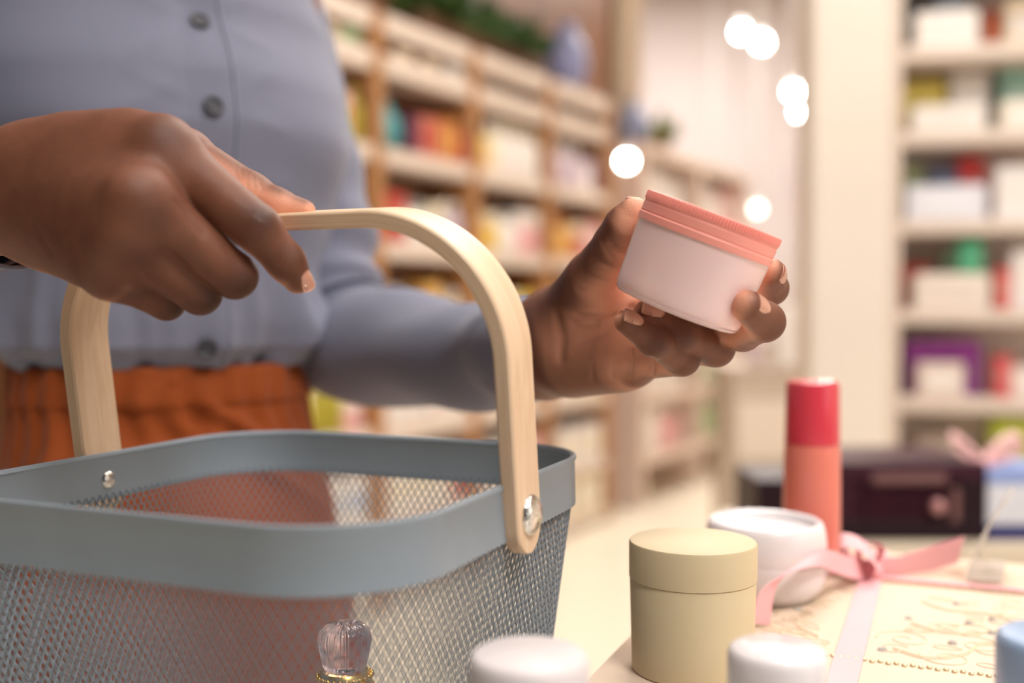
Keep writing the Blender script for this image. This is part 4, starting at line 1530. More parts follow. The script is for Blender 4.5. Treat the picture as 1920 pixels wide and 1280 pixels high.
# perfume bottle inside the basket
m_pink = mat('pale_pink_glass', srgb(248, 222, 232), rough=0.02, trans=1.0, ior=1.45, spec=0.6)
m_glass = mat('clear_bottle_glass', srgb(238, 226, 226), rough=0.05, trans=0.85)
kb = P(646, 1165, 0.52); ktop = kb.z; kb.z = BC.z - BDEPTH + 0.0028
HK = ktop - kb.z
pf = thing('perfume_bottle', 'perfume bottle with fluted pink glass stopper and gold collar inside the basket', 'bottle', kb)
def flute(i, a, r):
    return r * (1 + 0.035 * math.cos(a * 20)) if r > 0.003 else r
v, f = lathe_vf([(0.0, HK - 0.0240), (0.0098, HK - 0.0240), (0.0108, HK - 0.0218), (0.0126, HK - 0.0135), (0.0134, HK - 0.0085), (0.0126, HK - 0.0045), (0.0092, HK - 0.0014), (0.0045, HK - 0.0003), (0.0, HK)],
               80, None, kb, rad=flute)
mesh('stopper', v, f, m_pink, pf)
v, f = lathe_vf([(0.0, HK - 0.055), (0.0135, HK - 0.055), (0.0138, HK - 0.0275), (0.0115, HK - 0.0243), (0.0, HK - 0.0243)], 40, None, kb)
mesh('collar', v, f, m_gold, pf, angle=40)
gm = MB()
for row in range(6):
    zr = HK - 0.0520 + row * 0.0050
    for k in range(26):
        a = 2 * math.pi * (k + 0.5 * (row % 2)) / 26
        v, f = lathe_vf([(0.0, -0.0014), (0.0014, 0.0), (0.0, 0.0014)], 5, None, kb + Vector((0.0138 * math.cos(a), 0.0138 * math.sin(a), zr)))
        gm.add(v, f)
tag(gm.build('collar_beads', m_gold, pf), kind='stuff')
v, f = lathe_vf([(0.0, 0.0), (0.0225, 0.0), (0.0240, 0.002), (0.0240, HK - 0.072), (0.0200, HK - 0.060), (0.0130, HK - 0.0555), (0.0, HK - 0.0555)], 48, None, kb)
mesh('bottle_body', v, f, m_glass, pf, angle=40)
# ------------------------------------------------------------------ wooden shelving with stock
m_oak = grain_mat('oak_upright', srgb(156, 108, 64), srgb(184, 132, 86), 2, 14.0)
m_shelf = mat('pale_shelf_board', srgb(222, 204, 190), rough=0.5, noise=(6, 0.03))
LEV = [2.255, 2.105, 1.754, 1.400, 1.050, 0.696, 0.345, 0.080]
unit = thing('wooden_shelving', 'long oak shelving with pale shelf boards running behind the person', 'shelving', sh(0.5, 0.15, 0))
for k in range(-2, 4):
    v, f = box_vf(sh(k, 0.10, 1.126), (0.075, 0.20, 2.252), M=SMx, bevel=0.004)
    mesh('upright', v, f, m_oak, unit, smooth=False)
v, f = box_vf(sh(0.5, 0.212, 1.13), (BAYW * 5.0, 0.02, 2.26), M=SMx); mesh('back_panel', v, f, m_brown, unit, smooth=False)
for k in range(-2, 3):
    for z in LEV:
        w = BAYW - 0.075
        th = 0.075 if z > 2.0 else 0.062
        v, f = box_vf(sh(k + 0.5, 0.10, z - th / 2), (w, 0.20, th), M=SMx, bevel=0.003)
        mesh('shelf_board', v, f, m_shelf, unit, smooth=False)

# stock: one mesh per look, then individual objects that share it
PM = {}
def pmat(c):
    key = 'stock_%d_%d_%d' % c
    return mat(key, srgb(*c), rough=0.35, spec=0.5)
def bottle_me(r, h, c, cap):
    key = ('b', r, h, c, cap)
    if key in PM:
        return PM[key]
    v, f = lathe_vf([(0, 0), (r * .95, 0), (r, h * .02), (r, h * .62), (r * .8, h * .72), (r * .42, h * .77), (r * .42, h * .80), (r * .50, h * .805), (r * .48, h * .985), (r * .42, h), (0, h)], 20)
    me = bpy.data.meshes.new('bottle'); me.from_pydata([tuple(p) for p in v], [], f)
    me.materials.append(pmat(c)); me.materials.append(pmat(cap))
    for p in me.polygons:
        p.use_smooth = True
        if p.center.z > h * .79:
            p.material_index = 1
    PM[key] = me
    return me
def jar_me(r, h, c, cap):
    key = ('j', r, h, c, cap)
    if key in PM:
        return PM[key]
    v, f = lathe_vf([(0, 0), (r * .93, 0), (r, h * .04), (r, h * .64), (r * .94, h * .66), (r * 1.03, h * .67), (r * 1.03, h * .96), (r * .97, h), (0, h)], 22)
    me = bpy.data.meshes.new('jar'); me.from_pydata([tuple(p) for p in v], [], f)
    me.materials.append(pmat(c)); me.materials.append(pmat(cap))
    for p in me.polygons:
        p.use_smooth = True
        if p.center.z > h * .655:
            p.material_index = 1
    PM[key] = me
    return me
def carton_me(w, d, h, c, c2):
    key = ('c', w, d, h, c, c2)
    if key in PM:
        return PM[key]
    v, f = box_vf((0, 0, h / 2), (w, d, h), bevel=min(w, d, h) * 0.03)
    n = len(v)
    v2, f2 = box_vf((0, -d / 2 - 0.0004, h * .5), (w * .72, 0.0012, h * .42))
    v3, f3 = box_vf((0, 0, h + 0.001), (w * .96, d * .96, 0.003))
    me = bpy.data.meshes.new('carton')
    me.from_pydata([tuple(p) for p in v + v2 + v3], [], f + [tuple(i + n for i in q) for q in f2] + [tuple(i + n + len(v2) for i in q) for q in f3])
    me.materials.append(pmat(c)); me.materials.append(pmat(c2))
    for i, p in enumerate(me.polygons):
        if len(f) <= i < len(f) + len(f2):
            p.material_index = 1
    PM[key] = me
    return me
def vase_me(r, h, c):
    key = ('v', r, h, c)
    if key in PM:
        return PM[key]
    v, f = lathe_vf([(0, 0), (r * .5, 0), (r * .8, h * .12), (r, h * .42), (r * .85, h * .68), (r * .45, h * .86), (r * .40, h * .94), (r * .50, h), (r * .42, h), (r * .33, h * .92), (0, h * .9)], 24)
    me = bpy.data.meshes.new('vase'); me.from_pydata([tuple(p) for p in v], [], f)
    me.materials.append(pmat(c))
    for p in me.polygons:
        p.use_smooth = True
    PM[key] = me
    return me
def put(name, me, loc, rz, label, cat, group=None):
    o = bpy.data.objects.new(name, me)
    COL.objects.link(o)
    o.location = loc
    o.rotation_euler = (0, 0, rz)
    return tag(o, label, cat, group)

CN = {'white': (240, 232, 226), 'cream': (240, 226, 196), 'pink': (232, 176, 176), 'lilac': (206, 188, 200), 'red': (186, 66, 58), 'coral': (200, 112, 92),
      'orange': (204, 128, 66), 'amber': (222, 170, 90), 'yellow': (228, 196, 74), 'olive': (172, 158, 52), 'sage': (150, 178, 130), 'teal': (70, 150, 156),
      'grey': (176, 170, 164), 'brown': (120, 74, 44), 'plum': (110, 60, 84), 'pale blue': (176, 188, 214), 'navy': (50, 66, 110)}
BAYN = {-2: 'bay five from the pillar', -1: 'bay four from the pillar', 0: 'bay three from the pillar',
        1: 'bay two from the pillar', 2: 'the bay beside the pillar'}
LVS = {0: 'on the top board', 1: 'in the top slot', 2: 'on shelf three', 3: 'on shelf four', 4: 'on shelf five', 5: 'on shelf six', 6: 'on shelf seven', 7: 'on the bottom shelf'}
def stock(k, lv, row):
    """row: list of (kind, colour, count, width, height, accent)"""
    tot = sum(r[2] * r[3] for r in row)
    span = BAYW - 0.10
    gap = max(0.004, (span - tot) / (sum(r[2] for r in row) + 1))
    x = -span / 2 + gap * 1.8
    for kind, col, cnt, w, h, acc in row:
        nm = {'b': 'bottle', 'j': 'jar', 'c': 'carton', 'v': 'vase'}[kind]
        for i in range(cnt):
            if kind == 'b':
                me = bottle_me(w / 2, h, CN[col], CN[acc])
            elif kind == 'j':
                me = jar_me(w / 2, h, CN[col], CN[acc])
            elif kind == 'v':
                me = vase_me(w / 2, h, CN[col])
            else:
                me = carton_me(w, min(0.14, w * 1.3), h, CN[col], CN[acc])
            u = x + w / 2
            dep = 0.020 + (w * 0.52 if kind != 'c' else min(0.14, w * 1.3) * 0.5)
            loc = SO + SDn * (BAYW * (k + 0.5) + u) - SNn * dep + Vector((0, 0, LEV[lv] + 0.0005))
            cap = (' with %s %s' % (acc, {'b': 'cap', 'j': 'lid', 'c': 'label'}[kind])) if kind != 'v' and acc != col else ''
            lab = '%s %s%s %s, %s' % (col, nm, cap, LVS[lv], BAYN[k])
            put(nm, me, loc, math.atan2(SDn.y, SDn.x), lab, nm, ('%ss %s of %s' % (nm, LVS[lv], BAYN[k])) if cnt > 1 else None)
            x += w + gap
stock(-2, 2, [('c', 'cream', 4, .10, .17, 'sage')])
stock(-2, 3, [('b', 'white', 5, .08, .20, 'grey')])
stock(-2, 4, [('c', 'pink', 4, .10, .17, 'white')])
stock(-2, 5, [('j', 'cream', 4, .11, .14, 'amber')])
stock(-2, 6, [('c', 'white', 4, .11, .18, 'sage')])
stock(-1, 7, [('c', 'white', 3, .14, .18, 'pink')])
stock(0, 7, [('c', 'cream', 3, .14, .18, 'pink')])
stock(-1, 2, [('c', 'sage', 1, .10, .25, 'white'), ('c', 'cream', 2, .08, .16, 'orange'), ('c', 'pink', 2, .07, .17, 'red'), ('b', 'olive', 1, .07, .20, 'olive')])
stock(-1, 1, [('c', 'brown', 3, .12, .055, 'cream'), ('j', 'sage', 1, .12, .06, 'sage')])
stock(-1, 3, [('b', 'yellow', 3, .07, .18, 'olive'), ('c', 'cream', 1, .10, .17, 'orange'), ('b', 'olive', 1, .08, .20, 'yellow')])
stock(-1, 4, [('c', 'white', 3, .10, .16, 'pink'), ('b', 'yellow', 2, .07, .20, 'white')])
stock(-1, 5, [('c', 'cream', 2, .11, .17, 'pink'), ('b', 'olive', 2, .09, .20, 'white'), ('j', 'pink', 1, .10, .12, 'white')])
stock(-1, 6, [('b', 'sage', 2, .10, .22, 'olive'), ('c', 'white', 2, .12, .18, 'pale blue')])
stock(0, 1, [('c', 'brown', 2, .14, .05, 'cream'), ('c', 'grey', 1, .14, .045, 'white')])
stock(0, 2, [('v', 'teal', 1, .15, .19, 'teal'), ('c', 'plum', 1, .05, .15, 'plum'), ('c', 'coral', 2, .055, .16, 'red'), ('c', 'orange', 2, .055, .17, 'amber'), ('c', 'red', 1, .05, .13, 'red')])
stock(0, 3, [('c', 'red', 2, .06, .19, 'coral'), ('b', 'white', 2, .075, .18, 'grey'), ('c', 'cream', 1, .08, .17, 'grey'), ('b', 'lilac', 2, .07, .19, 'white')])
stock(0, 4, [('j', 'pink', 1, .15, .18, 'grey'), ('c', 'grey', 1, .09, .15, 'white'), ('c', 'amber', 1, .10, .20, 'yellow'), ('b', 'cream', 2, .08, .17, 'white')])
stock(0, 5, [('b', 'white', 3, .09, .20, 'white'), ('c', 'white', 2, .12, .16, 'pink')])
stock(0, 6, [('c', 'white', 3, .13, .19, 'cream'), ('c', 'red', 1, .08, .18, 'coral')])
stock(1, 2, [('j', 'amber', 1, .10, .14, 'yellow'), ('b', 'cream', 1, .08, .23, 'white'), ('b', 'white', 4, .085, .24, 'cream')])
stock(1, 3, [('b', 'amber', 1, .09, .18, 'yellow'), ('j', 'yellow', 1, .09, .17, 'cream'), ('b', 'white', 2, .08, .19, 'grey'), ('j', 'pink', 2, .10, .20, 'white')])
stock(1, 4, [('c', 'cream', 2, .09, .17, 'amber'), ('j', 'white', 1, .16, .17, 'yellow')])
stock(1, 5, [('c', 'white', 3, .12, .18, 'cream'), ('b', 'amber', 1, .08, .18, 'orange')])
stock(1, 6, [('c', 'white', 2, .15, .20, 'cream'), ('c', 'pink', 1, .12, .20, 'white')])
stock(1, 7, [('c', 'white', 2, .16, .18, 'cream'), ('c', 'cream', 1, .16, .18, 'sage')])
stock(2, 2, [('b', 'lilac', 3, .09, .22, 'white'), ('j', 'white', 1, .09, .16, 'lilac'), ('b', 'plum', 1, .07, .19, 'lilac')])
stock(2, 3, [('b', 'amber', 2, .09, .21, 'orange'), ('j', 'coral', 1, .10, .18, 'cream'), ('c', 'pink', 2, .08, .19, 'white')])
stock(2, 4, [('b', 'cream', 3, .09, .20, 'amber'), ('c', 'pink', 1, .10, .17, 'white')])
stock(2, 5, [('c', 'white', 2, .13, .18, 'grey'), ('j', 'cream', 2, .10, .15, 'white')])
stock(2, 6, [('c', 'white', 3, .13, .19, 'cream')])
stock(2, 7, [('c', 'cream', 3, .13, .18, 'white')])
# plant trough and vase on the top boards
m_leaf = mat('dark_green_leaf', srgb(46, 74, 22), rough=0.5, noise=(20, 0.25))
m_pot = mat('brown_planter', srgb(96, 66, 44), rough=0.7)
def bush(name, label, base, L, hgt, n, seed, pot=True, spread=0.13, leafm=None):
    t = thing(name, label, 'plant', base)
    R_ = random.Random(seed)
    if pot:
        v, f = box_vf(base + Vector((0, 0, 0.05)), (L, 0.13, 0.10), M=SMx, bevel=0.01)
        mesh('planter', v, f, m_pot, t, smooth=False)
    mb = MB()
    for i in range(n):
        c = base + SDn * R_.uniform(-L / 2, L / 2) + SNn * R_.uniform(-.05, .05) + Vector((0, 0, 0.09))
        d = Vector((R_.gauss(0, 1), R_.gauss(0, 1), abs(R_.gauss(0.9, .6)))).normalized()
        l = R_.uniform(.5, 1) * hgt
        s = d.cross(Vector((R_.gauss(0, 1), R_.gauss(0, 1), .3))).normalized() * l * 0.12
        nn = d.cross(s).normalized() * l * 0.03
        a, b, e = c + d * l * .15, c + d * l * .6 + nn * 2, c + d * l
        mb.add([a, b + s, e, b - s, b + nn], [(0, 1, 4), (1, 2, 4), (2, 3, 4), (3, 0, 4)])
    tag(mb.build('foliage', leafm or m_leaf, t, smooth=False), kind='stuff')
    return t
bush('trailing_plant', 'dark green leafy plant in a trough on the top board of the oak shelving', sh(1.25, 0.11, LEV[0] + 0.002), 0.95, 0.24, 420, 3)
put('vase', vase_me(0.11, 0.34, (142, 146, 186)), sh(2.50, 0.09, LEV[0] + 0.001), 0, 'tall periwinkle vase on the top board of the oak shelving', 'vase')

# ------------------------------------------------------------------ pale shelving beyond the pillar
m_pale = mat('pale_pink_board', srgb(228, 206, 192), rough=0.6)
u2 = thing('pale_shelving', 'pale low shelving full of white stock beyond the beige pillar', 'shelving', sh(5.2, 0.15, 0))
for k in (3.68, 5.05, 6.45):
    v, f = box_vf(sh(k, 0.17, 1.03), (0.05, 0.34, 2.06), M=SMx); mesh('upright', v, f, m_pale, u2, smooth=False)
v, f = box_vf(sh(5.06, 0.35, 1.03), (BAYW * 2.8, 0.02, 2.06), M=SMx); mesh('back_panel', v, f, m_pale, u2, smooth=False)
PL = [2.10, 1.72, 1.36, 1.00, 0.64, 0.28]
for z in PL:
    v, f = box_vf(sh(5.06, 0.17, z - 0.025), (BAYW * 2.78, 0.34, 0.05), M=SMx); mesh('shelf_board', v, f, m_pale, u2, smooth=False)
R_ = random.Random(21)
PLN = ['top', 'second', 'third', 'fourth', 'fifth', 'lowest']
pal2 = {1: ['white', 'white', 'cream', 'white', 'pink'], 2: ['white', 'pink', 'cream', 'white', 'white'], 3: ['amber', 'yellow', 'coral', 'pink', 'white'],
        4: ['white', 'white', 'cream', 'sage', 'white'], 5: ['white', 'pink', 'cream', 'sage', 'amber']}
for lv in range(1, 6):
    for i, col in enumerate(pal2[lv]):
        for h in (0, 1):
            k = 3.84 + (i + 0.5 * h) * 0.53
            if abs(k - 5.05) < 0.16 or k > 6.3:
                continue
            kind = ('bottle', 'carton')[(i + lv) % 2]
            me = bottle_me(.075, .27, CN[col], CN['white']) if kind == 'bottle' else carton_me(.150, .12, .25, CN[col], CN['white'])
            put(kind, me, sh(k, 0.12, PL[lv] + 0.0005), math.atan2(SDn.y, SDn.x), '%s %s on the %s shelf of the pale shelving beyond the pillar' % (col, kind, PLN[lv]), kind,
                '%s %ss on the %s pale shelf' % (col, kind, PLN[lv]))
m_leaf2 = mat('olive_leaf', srgb(92, 104, 40), rough=0.5)
put('vase', vase_me(0.10, 0.26, (108, 120, 156)), sh(3.85, 0.14, PL[0] + 0.001), 0, 'blue-grey vase on top of the pale shelving beyond the pillar', 'vase')
bush('leafy_plant', 'small olive green plant on top of the pale shelving beyond the pillar', sh(4.42, 0.14, PL[0] + 0.001), 0.16, 0.20, 60, 8, leafm=m_leaf2)

# ------------------------------------------------------------------ white shelving on the right with boxes
WO = P(1690, 577, 3.35); WO.z = 0
WE = Vector((math.cos(-0.20), math.sin(-0.20), 0)); WN = Vector((WE.y, -WE.x, 0))      # WN faces the aisle
WM = Matrix((WE, -WN, Vector((0, 0, 1)))).transposed()
def wr(px, py, dep=0.0):
    """point on the shelving's front plane (moved back by dep) seen at a pixel"""
    r = ray(px, py)
    o = WO - WN * dep
    t = (o.x * WN.x + o.y * WN.y) / (r.x * WN.x + r.y * WN.y)
    return Vector((r.x * t, r.y * t, CZ + r.z * t))
m_ws = mat('white_shelf_board', srgb(222, 206, 194), rough=0.5)
m_wsb = mat('blush_back_panel', srgb(236, 222, 214), rough=0.6)
ws = thing('white_shelving', 'white shop shelving filled with boxes beside the white column', 'shelving', WO + WE * 0.6 - WN * 0.16)
v, f = box_vf(WO + WE * 0.62 - WN * 0.28 + Vector((0, 0, 1.2)), (1.30, 0.02, 2.4), M=WM); mesh('back_panel', v, f, m_wsb, ws, smooth=False)
for u in (-0.02, 1.26):
    v, f = box_vf(WO + WE * u - WN * 0.14 + Vector((0, 0, 1.2)), (0.03, 0.28, 2.4), M=WM); mesh('side_panel', v, f, m_ws, ws, smooth=False)
ROWY = [-75, 84, 243, 411, 580, 746, 905, 1070]
WZ = [wr(1780, y).z for y in ROWY]
for z in WZ:
    v, f = box_vf(WO + WE * 0.62 - WN * 0.135 + Vector((0, 0, z - 0.0225)), (1.25, 0.27, 0.045), M=WM, bevel=0.003); mesh('shelf_board', v, f, m_ws, ws, smooth=False)
def wbox(row, x0, x1, ytop, dep, c, c2, label, name='carton', depth=0.10, base=None):
    dep = min(dep, 0.262 - depth)
    a, b = wr(x0, ROWY[row], dep), wr(x1, ROWY[row], dep)
    z0 = WZ[row] + 0.0005 if base is None else base
    top = wr((x0 + x1) / 2, ytop, dep).z
    w = (b - a).length
    c_ = (a + b) / 2 - WN * depth / 2
    h = top - z0
    if base is None:
        h = min(h, WZ[row - 1] - 0.045 - z0 - 0.006)
    c_.z = z0
    if name == 'pot':
        me = jar_me(w / 2, h, c, c2)
    else:
        me = carton_me(round(w, 4), depth, round(h, 4), c, c2)
    o = put(name, me, c_, -0.20, label, {'pot': 'jar'}.get(name, 'box'))
    return z0 + h
W_ = (242, 234, 228)
wbox(1, 1718, 1834, 22, 0.02, W_, (236, 226, 220), 'wide white carton on the highest visible white shelf beside the column')
wbox(1, 1690, 1730, 4, 0.16, (60, 62, 66), (90, 90, 92), 'dark charcoal carton on the highest visible white shelf')
wbox(1, 1850, 1880, 14, 0.04, (176, 84, 48), (150, 60, 36), 'amber brown jar on the highest visible white shelf', name='pot')
wbox(1, 1884, 1960, 0, 0.10, (240, 220, 188), W_, 'cream carton beside the amber jar on the white shelving')
wbox(1, 1752, 1812, -10, 0.18, (180, 196, 218), W_, 'pale blue carton behind the wide white carton on the white shelving')
wbox(2, 1712, 1846, 198, 0.02, W_, (230, 222, 216), 'long white carton in front of the yellow box on the white shelving')
wbox(2, 1688, 1772, 152, 0.15, (226, 204, 92), (214, 190, 84), 'yellow carton behind a long white carton on the white shelving')
wbox(2, 1782, 1852, 136, 0.15, (238, 230, 224), W_, 'tall white carton next to the yellow carton on the white shelving')
wbox(2, 1876, 1950, 112, 0.16, (158, 204, 188), (190, 220, 208), 'mint green carton on the white shelving')
wbox(2, 1880, 1960, 188, 0.02, (238, 228, 214), W_, 'cream white carton in front of the mint green carton')
wbox(3, 1700, 1850, 348, 0.02, (226, 226, 236), (236, 236, 244), 'pale blue-white carton in front of the red box on the white shelving')
wbox(3, 1690, 1738, 308, 0.16, (170, 196, 140), (206, 218, 170), 'light green round pot on the white shelving', name='pot')
wbox(3, 1742, 1794, 316, 0.16, (120, 128, 160), (70, 100, 80), 'slate blue carton between the green pot and the red box')
wbox(3, 1796, 1844, 296, 0.16, (230, 70, 72), (240, 120, 110), 'bright red carton behind the pale blue-white carton')
wbox(3, 1868, 1960, 312, 0.04, (242, 236, 234), W_, 'large white carton on the white shelving level with the red one')
t4 = wbox(4, 1716, 1856, 514, 0.02, (238, 226, 216), (230, 216, 206), 'long white carton under the green box on the white shelving', depth=0.12)
wbox(4, 1690, 1742, 496, 0.16, (206, 66, 50), (220, 100, 80), 'brick red carton behind the long white carton')
wbox(4, 1798, 1842, 450, 0.04, (60, 160, 116), (110, 190, 150), 'emerald green box on top of a long white carton', depth=0.08, base=t4 + 0.003)
wbox(4, 1770, 1797, 468, 0.04, (70, 92, 70), (90, 110, 84), 'dark green box on top of a long white carton', depth=0.08, base=t4 + 0.003)
wbox(4, 1868, 1894, 504, 0.03, (216, 104, 100), (226, 150, 140), 'rose red carton on the white shelving')
wbox(4, 1896, 1970, 470, 0.04, (242, 234, 232), W_, 'tall white carton beside the rose red carton')
wbox(5, 1700, 1838, 640, 0.10, (150, 62, 150), (120, 40, 110), 'wide purple carton on the white shelving')
wbox(5, 1722, 1808, 682, 0.00, (226, 208, 200), W_, 'white carton in front of the purple carton', depth=0.08)
wbox(5, 1866, 1896, 668, 0.03, (214, 92, 96), (220, 130, 128), 'red carton level with the purple carton on the white shelving')
wbox(5, 1898, 1970, 690, 0.02, (240, 222, 216), W_, 'blush white carton level with the purple carton')
wbox(6, 1860, 1935, 786, 0.06, (186, 196, 70), (206, 210, 110), 'lime green carton low on the white shelving')
wbox(6, 1720, 1800, 820, 0.10, (190, 172, 160), (206, 190, 178), 'taupe carton low on the white shelving')

# ------------------------------------------------------------------ second display table with plum showcase
d2 = 1.62
T2Z = CZ - 0.365
m_tab2 = mat('beige_laminate', srgb(222, 206, 184), rough=0.35)
c2 = Vector((0.69, 1.73, 0))
t2 = thing('side_counter', 'beige counter carrying the dark plum showcase', 'counter', c2)
v, f = box_vf(c2 + Vector((0.12, 0, T2Z - 0.02)), (0.88, 0.28, 0.04), bevel=0.004); mesh('counter_top', v, f, m_tab2, t2, smooth=False)
v, f = box_vf(c2 + Vector((0.12, 0.01, (T2Z - 0.04) / 2)), (0.84, 0.23, T2Z - 0.04)); mesh('cabinet', v, f, m_whitep, t2, smooth=False)
m_plum = mat('dark_plum_lacquer', srgb(58, 22, 40), rough=0.4, spec=0.3)
m_plum2 = mat('black_plum_lacquer', srgb(34, 12, 24), rough=0.4, spec=0.3)
m_win = mat('smoked_window', srgb(70, 36, 48), rough=0.08, spec=0.6, alpha=0.45)
m_trim = mat('rosy_metal_trim', srgb(150, 110, 112), rough=0.3, metal=0.6)
pc = P(1645, 950, d2); pc.z = T2Z
show = thing('showcase', 'dark plum lacquered showcase with a windowed front on the beige counter', 'showcase', pc)
def fr(px, py, dd=d2):
    return P(px, py, dd)
def slab(name, x0, y0, x1, y1, depth, m, par, dd=d2, back=0.0):
    a, b = fr(x0, y1, dd), fr(x1, y0, dd)
    c = Vector(((a.x + b.x) / 2, dd + depth / 2 + back, (a.z + b.z) / 2))
    v, f = box_vf(c, (b.x - a.x, depth, b.z - a.z), bevel=0.002)
    return mesh(name, v, f, m, par, smooth=False)
zb = fr(1700, 1016).z
a, b = fr(1575, 866), fr(1848, 866)
def sbox(name, xa, xb, z0, z1, y0, y1, m, par=show):
    v, f = box_vf(((xa + xb) / 2, (y0 + y1) / 2, (z0 + z1) / 2), (xb - xa, y1 - y0, z1 - z0), bevel=0.0015)
    return mesh(name, v, f, m, par, smooth=False)
xl, xr, zt = fr(1420, 900).x, fr(1852, 870).x, fr(1700, 868).z
xm = fr(1575, 870).x
zl = fr(1450, 900).z
sbox('side_wing', xl, xm - 0.001, T2Z, zl, d2, d2 + 0.16, m_plum2)
sbox('top_board', xm, xr, zt - 0.028, zt, d2, d2 + 0.20, m_plum)
sbox('base_board', xm, xr, T2Z, T2Z + 0.03, d2, d2 + 0.20, m_plum2)
sbox('back_board', xm, xr, T2Z + 0.03, zt - 0.028, d2 + 0.185, d2 + 0.20, m_plum2)
xw = fr(1785, 900).x
sbox('side_board', xw + 0.012, xr, T2Z + 0.03, zt - 0.028, d2, d2 + 0.185, m_plum2)
sbox('side_board', xm, xm + 0.02, T2Z + 0.03, zt - 0.028, d2, d2 + 0.185, m_plum)
sbox('window_pane', xm + 0.02, xw, T2Z + 0.03, zt - 0.028, d2 + 0.004, d2 + 0.007, m_win)
sbox('window_trim', fr(1635, 890).x, fr(1775, 890).x, fr(1700, 906).z, fr(1700, 888).z, d2 - 0.004, d2 + 0.003, m_trim)
sbox('window_trim', xw, xw + 0.012, T2Z + 0.03, zt - 0.04, d2 - 0.003, d2 + 0.01, m_trim)
M_ = Matrix.Rotation(math.pi / 2, 3, 'X')
v, f = lathe_vf([(0.0, 0.0), (0.0105, 0.0), (0.0115, 0.003), (0.009, 0.010), (0.0, 0.011)], 24, M_, fr(1757, 948)); mesh('lock_knob', v, f, mat('rose_knob', srgb(206, 150, 150), rough=0.3, metal=0.4), show)
put('bottle', bottle_me(.020, .080, (120, 30, 36), (60, 20, 30)), Vector((fr(1685, 950).x, d2 + 0.09, T2Z + 0.0305)), 0, 'dark red bottle inside the plum showcase', 'bottle')

m_bluew = mat('white_blue_carton', srgb(222, 222, 232), rough=0.5)
m_blue = mat('blue_print', srgb(140, 160, 214), rough=0.5)
m_navy = mat('navy_print', srgb(34, 40, 110), rough=0.5)
dg = 1.625
g0 = P(1925, 960, dg); g0.z = T2Z + 0.0005
zz0, zz1 = T2Z, P(1900, 882, dg).z
gb = thing('blue_white_carton', 'white carton with blue bands beside the plum showcase', 'box', Vector((g0.x, dg + 0.06, T2Z)))
xa, xb = P(1852, 900, dg).x, P(2010, 900, dg).x
Hh = zz1 - zz0
for nm, f0, f1, m in (('carton_body', 0.22, 0.80, m_bluew), ('blue_band', 0.80, 1.0, m_blue), ('navy_band', 0.0, 0.22, m_navy)):
    v, f = box_vf(((xa + xb) / 2, dg + 0.06, zz0 + Hh * (f0 + f1) / 2), (xb - xa, 0.12, Hh * (f1 - f0)), bevel=0.0008); mesh(nm, v, f, m, gb, smooth=False)
# its pink bow
bo = Vector((P(1872, 870, dg).x, dg + 0.05, zz1))
bowt = thing('ribbon_bow', 'pale pink ribbon bow on top of the blue and white carton', 'bow', bo)
m_rib2 = mat('pale_pink_ribbon', srgb(238, 184, 184), rough=0.4, sheen=0.3)
def loop2(pts, w, wd, nm):
    path = catmull(pts, 8)
    v, f = strip_vf(path, [wd] * len(path), w, 0.0008); mesh(nm, v, f, m_rib2, bowt)
kn = bo + Vector((0, 0, 0.006))
v, f = lathe_vf([(0.0, -0.006), (0.009, -0.003), (0.011, 0.001), (0.007, 0.008), (0.0, 0.009)], 14, None, kn); mesh('bow_knot', v, f, m_rib2, bowt)
for s in (-1, 1):
    pts = [kn, kn + Vector((s * 0.030, -0.01, 0.012)), kn + Vector((s * 0.056, -0.012, 0.030)), kn + Vector((s * 0.050, -0.004, 0.042)), kn + Vector((s * 0.024, 0.004, 0.026)), kn]
    loop2(pts, 0.026, Vector((0.1, 0.8, 0.5)), 'bow_loop')

# ------------------------------------------------------------------ spotlights
m_lampw = mat('white_lamp_housing', srgb(226, 222, 216), rough=0.4)
m_bulb = mat('lit_bulb', (1, 0.95, 0.86), rough=0.5, emit=(1.0, 0.94, 0.84), estr=60.0)
m_bulb2 = mat('dimmed_bulb', (1, 0.95, 0.86), rough=0.5, emit=(1.0, 0.94, 0.84), estr=6.0)
def spot(px, py, d, r, label, top, strength=None, stem='ceiling'):
    c = P(px, py, d)
    t = thing('spotlight', label, 'lamp', c)
    look = (Vector((0, 0, CZ)) - c).normalized()
    look = (look + Vector((0, 0, -0.45))).normalized()
    x = look.orthogonal().normalized(); y = look.cross(x)
    M = Matrix((x, y, look)).transposed()
    v, f = lathe_vf([(0.0, -0.13), (r * 0.7, -0.13), (r * 1.1, -0.09), (r * 1.35, 0.0), (r * 1.42, 0.012), (r * 1.3, 0.012), (r * 1.15, -0.006)], 24, M, c); mesh('housing', v, f, m_lampw, t)
    v, f = lathe_vf([(r * 1.12, -0.008), (r, 0.0), (r * 0.7, 0.008), (0.0, 0.012)], 24, M, c); mesh('bulb', v, f, strength or m_bulb, t)
    if stem == 'ceiling':
        v, f = tube_vf([c - look * 0.11, c - look * 0.11 + Vector((0, 0, CEIL - c.z))], 0.008, 8); mesh('stem', v, f, m_lampw, t)
    return t
spot(1390, 60, 6.0, 0.030, 'ceiling spotlight in front of the taupe panel, left of a lit pair', 2.78)
spot(1428, 80, 5.8, 0.030, 'brightest ceiling spotlight of the pair by the taupe panel', 2.78)
spot(1487, 172, 6.6, 0.030, 'upper stemmed spotlight close to the white column', 2.78)
spot(1500, 210, 6.9, 0.030, 'lower stemmed spotlight close to the white column', 2.78)
spot(1175, 302, 5.5, 0.030, 'stemmed spotlight hanging near the beige pillar', 2.78)
spot(1420, 392, 8.4, 0.030, 'far stemmed spotlight hanging above the held jar', 2.78, m_bulb2)
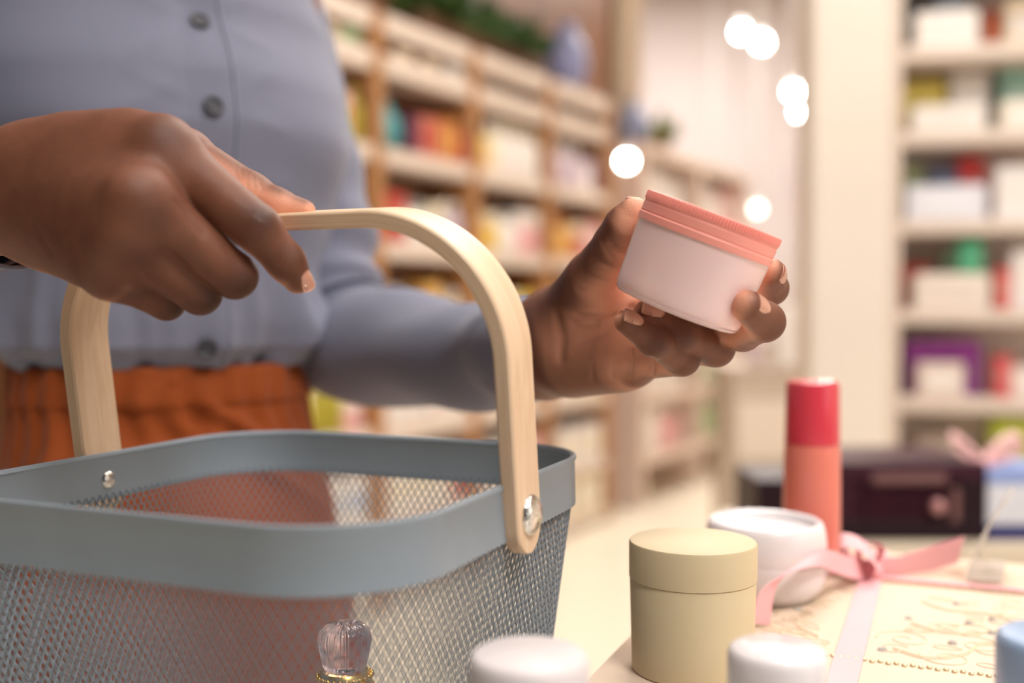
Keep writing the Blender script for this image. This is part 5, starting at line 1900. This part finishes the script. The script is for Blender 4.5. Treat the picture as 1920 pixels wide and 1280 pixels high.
spot(1338, 398, 8.6, 0.030, 'far stemmed spotlight half hidden by the jar lid', 2.78, m_bulb2)

# ceiling light panels that house the large lamps
m_panel = mat('lit_panel', (1, 0.97, 0.92), rough=0.6, emit=(1.0, 0.93, 0.82), estr=2.0)
for (x, y, sx, sy, _, nm) in LAMPS:
    t = thing('ceiling_light', nm, 'lamp', (x, y, CEIL - 0.04))
    v, f = box_vf((x, y, CEIL - 0.016), (sx + 0.06, sy + 0.06, 0.03)); mesh('frame', v, f, m_lampw, t, smooth=False)
    v, f = box_vf((x, y, CEIL - 0.036), (sx, sy, 0.008)); mesh('diffuser', v, f, m_panel, t, smooth=False)
# red panel hanging on the taupe wall and a low display block in the aisle
rp = P(1519, 352, 9.07)
v, f = box_vf(rp, (0.16, 0.03, 0.42), bevel=0.004)
o = mesh('wall_panel', v, f, pmat((190, 60, 56)), None, False, loc=rp); tag(o, 'small red panel hanging on the taupe wall behind the column', 'panel')
m_blk = mat('greige_block', srgb(206, 192, 178), rough=0.6)
dk = 4.6
xa, xb, zt = P(1372, 690, dk).x, P(1545, 690, dk).x, P(1450, 696, dk).z
blk = thing('display_block', 'low greige display block in the aisle behind the coral bottle', 'display', Vector(((xa + xb) / 2, dk + 0.2, 0)))
v, f = box_vf(((xa + xb) / 2, dk + 0.2, zt / 2), (xb - xa, 0.40, zt), bevel=0.006); mesh('block_body', v, f, m_blk, blk, smooth=False)
for zf in (0.35, 0.70):
    v, f = box_vf(((xa + xb) / 2, dk - 0.006, zt * zf), (xb - xa - 0.05, 0.012, zt * 0.30), bevel=0.003); mesh('drawer_front', v, f, m_whitep, blk, smooth=False)
v, f = box_vf(((xa + xb) / 2, dk + 0.2, zt + 0.012), (xb - xa + 0.04, 0.44, 0.024), bevel=0.004); mesh('block_top', v, f, m_ws, blk, smooth=False)
ztp = zt + 0.0245
put('carton', carton_me(.10, .08, .27, (250, 248, 246), (244, 240, 238)), Vector((P(1490, 690, dk).x, dk + 0.08, ztp)), 0, 'tall bright white carton on the greige display block', 'box')
put('bottle', bottle_me(.035, .17, (214, 196, 204), (240, 232, 228)), Vector((P(1420, 690, dk).x, dk + 0.08, ztp)), 0, 'pale mauve bottle on the greige display block', 'bottle')
put('jar', jar_me(.04, .10, (226, 214, 200), (206, 190, 172)), Vector((P(1455, 690, dk).x, dk + 0.12, ztp)), 0, 'beige jar on the greige display block', 'jar')
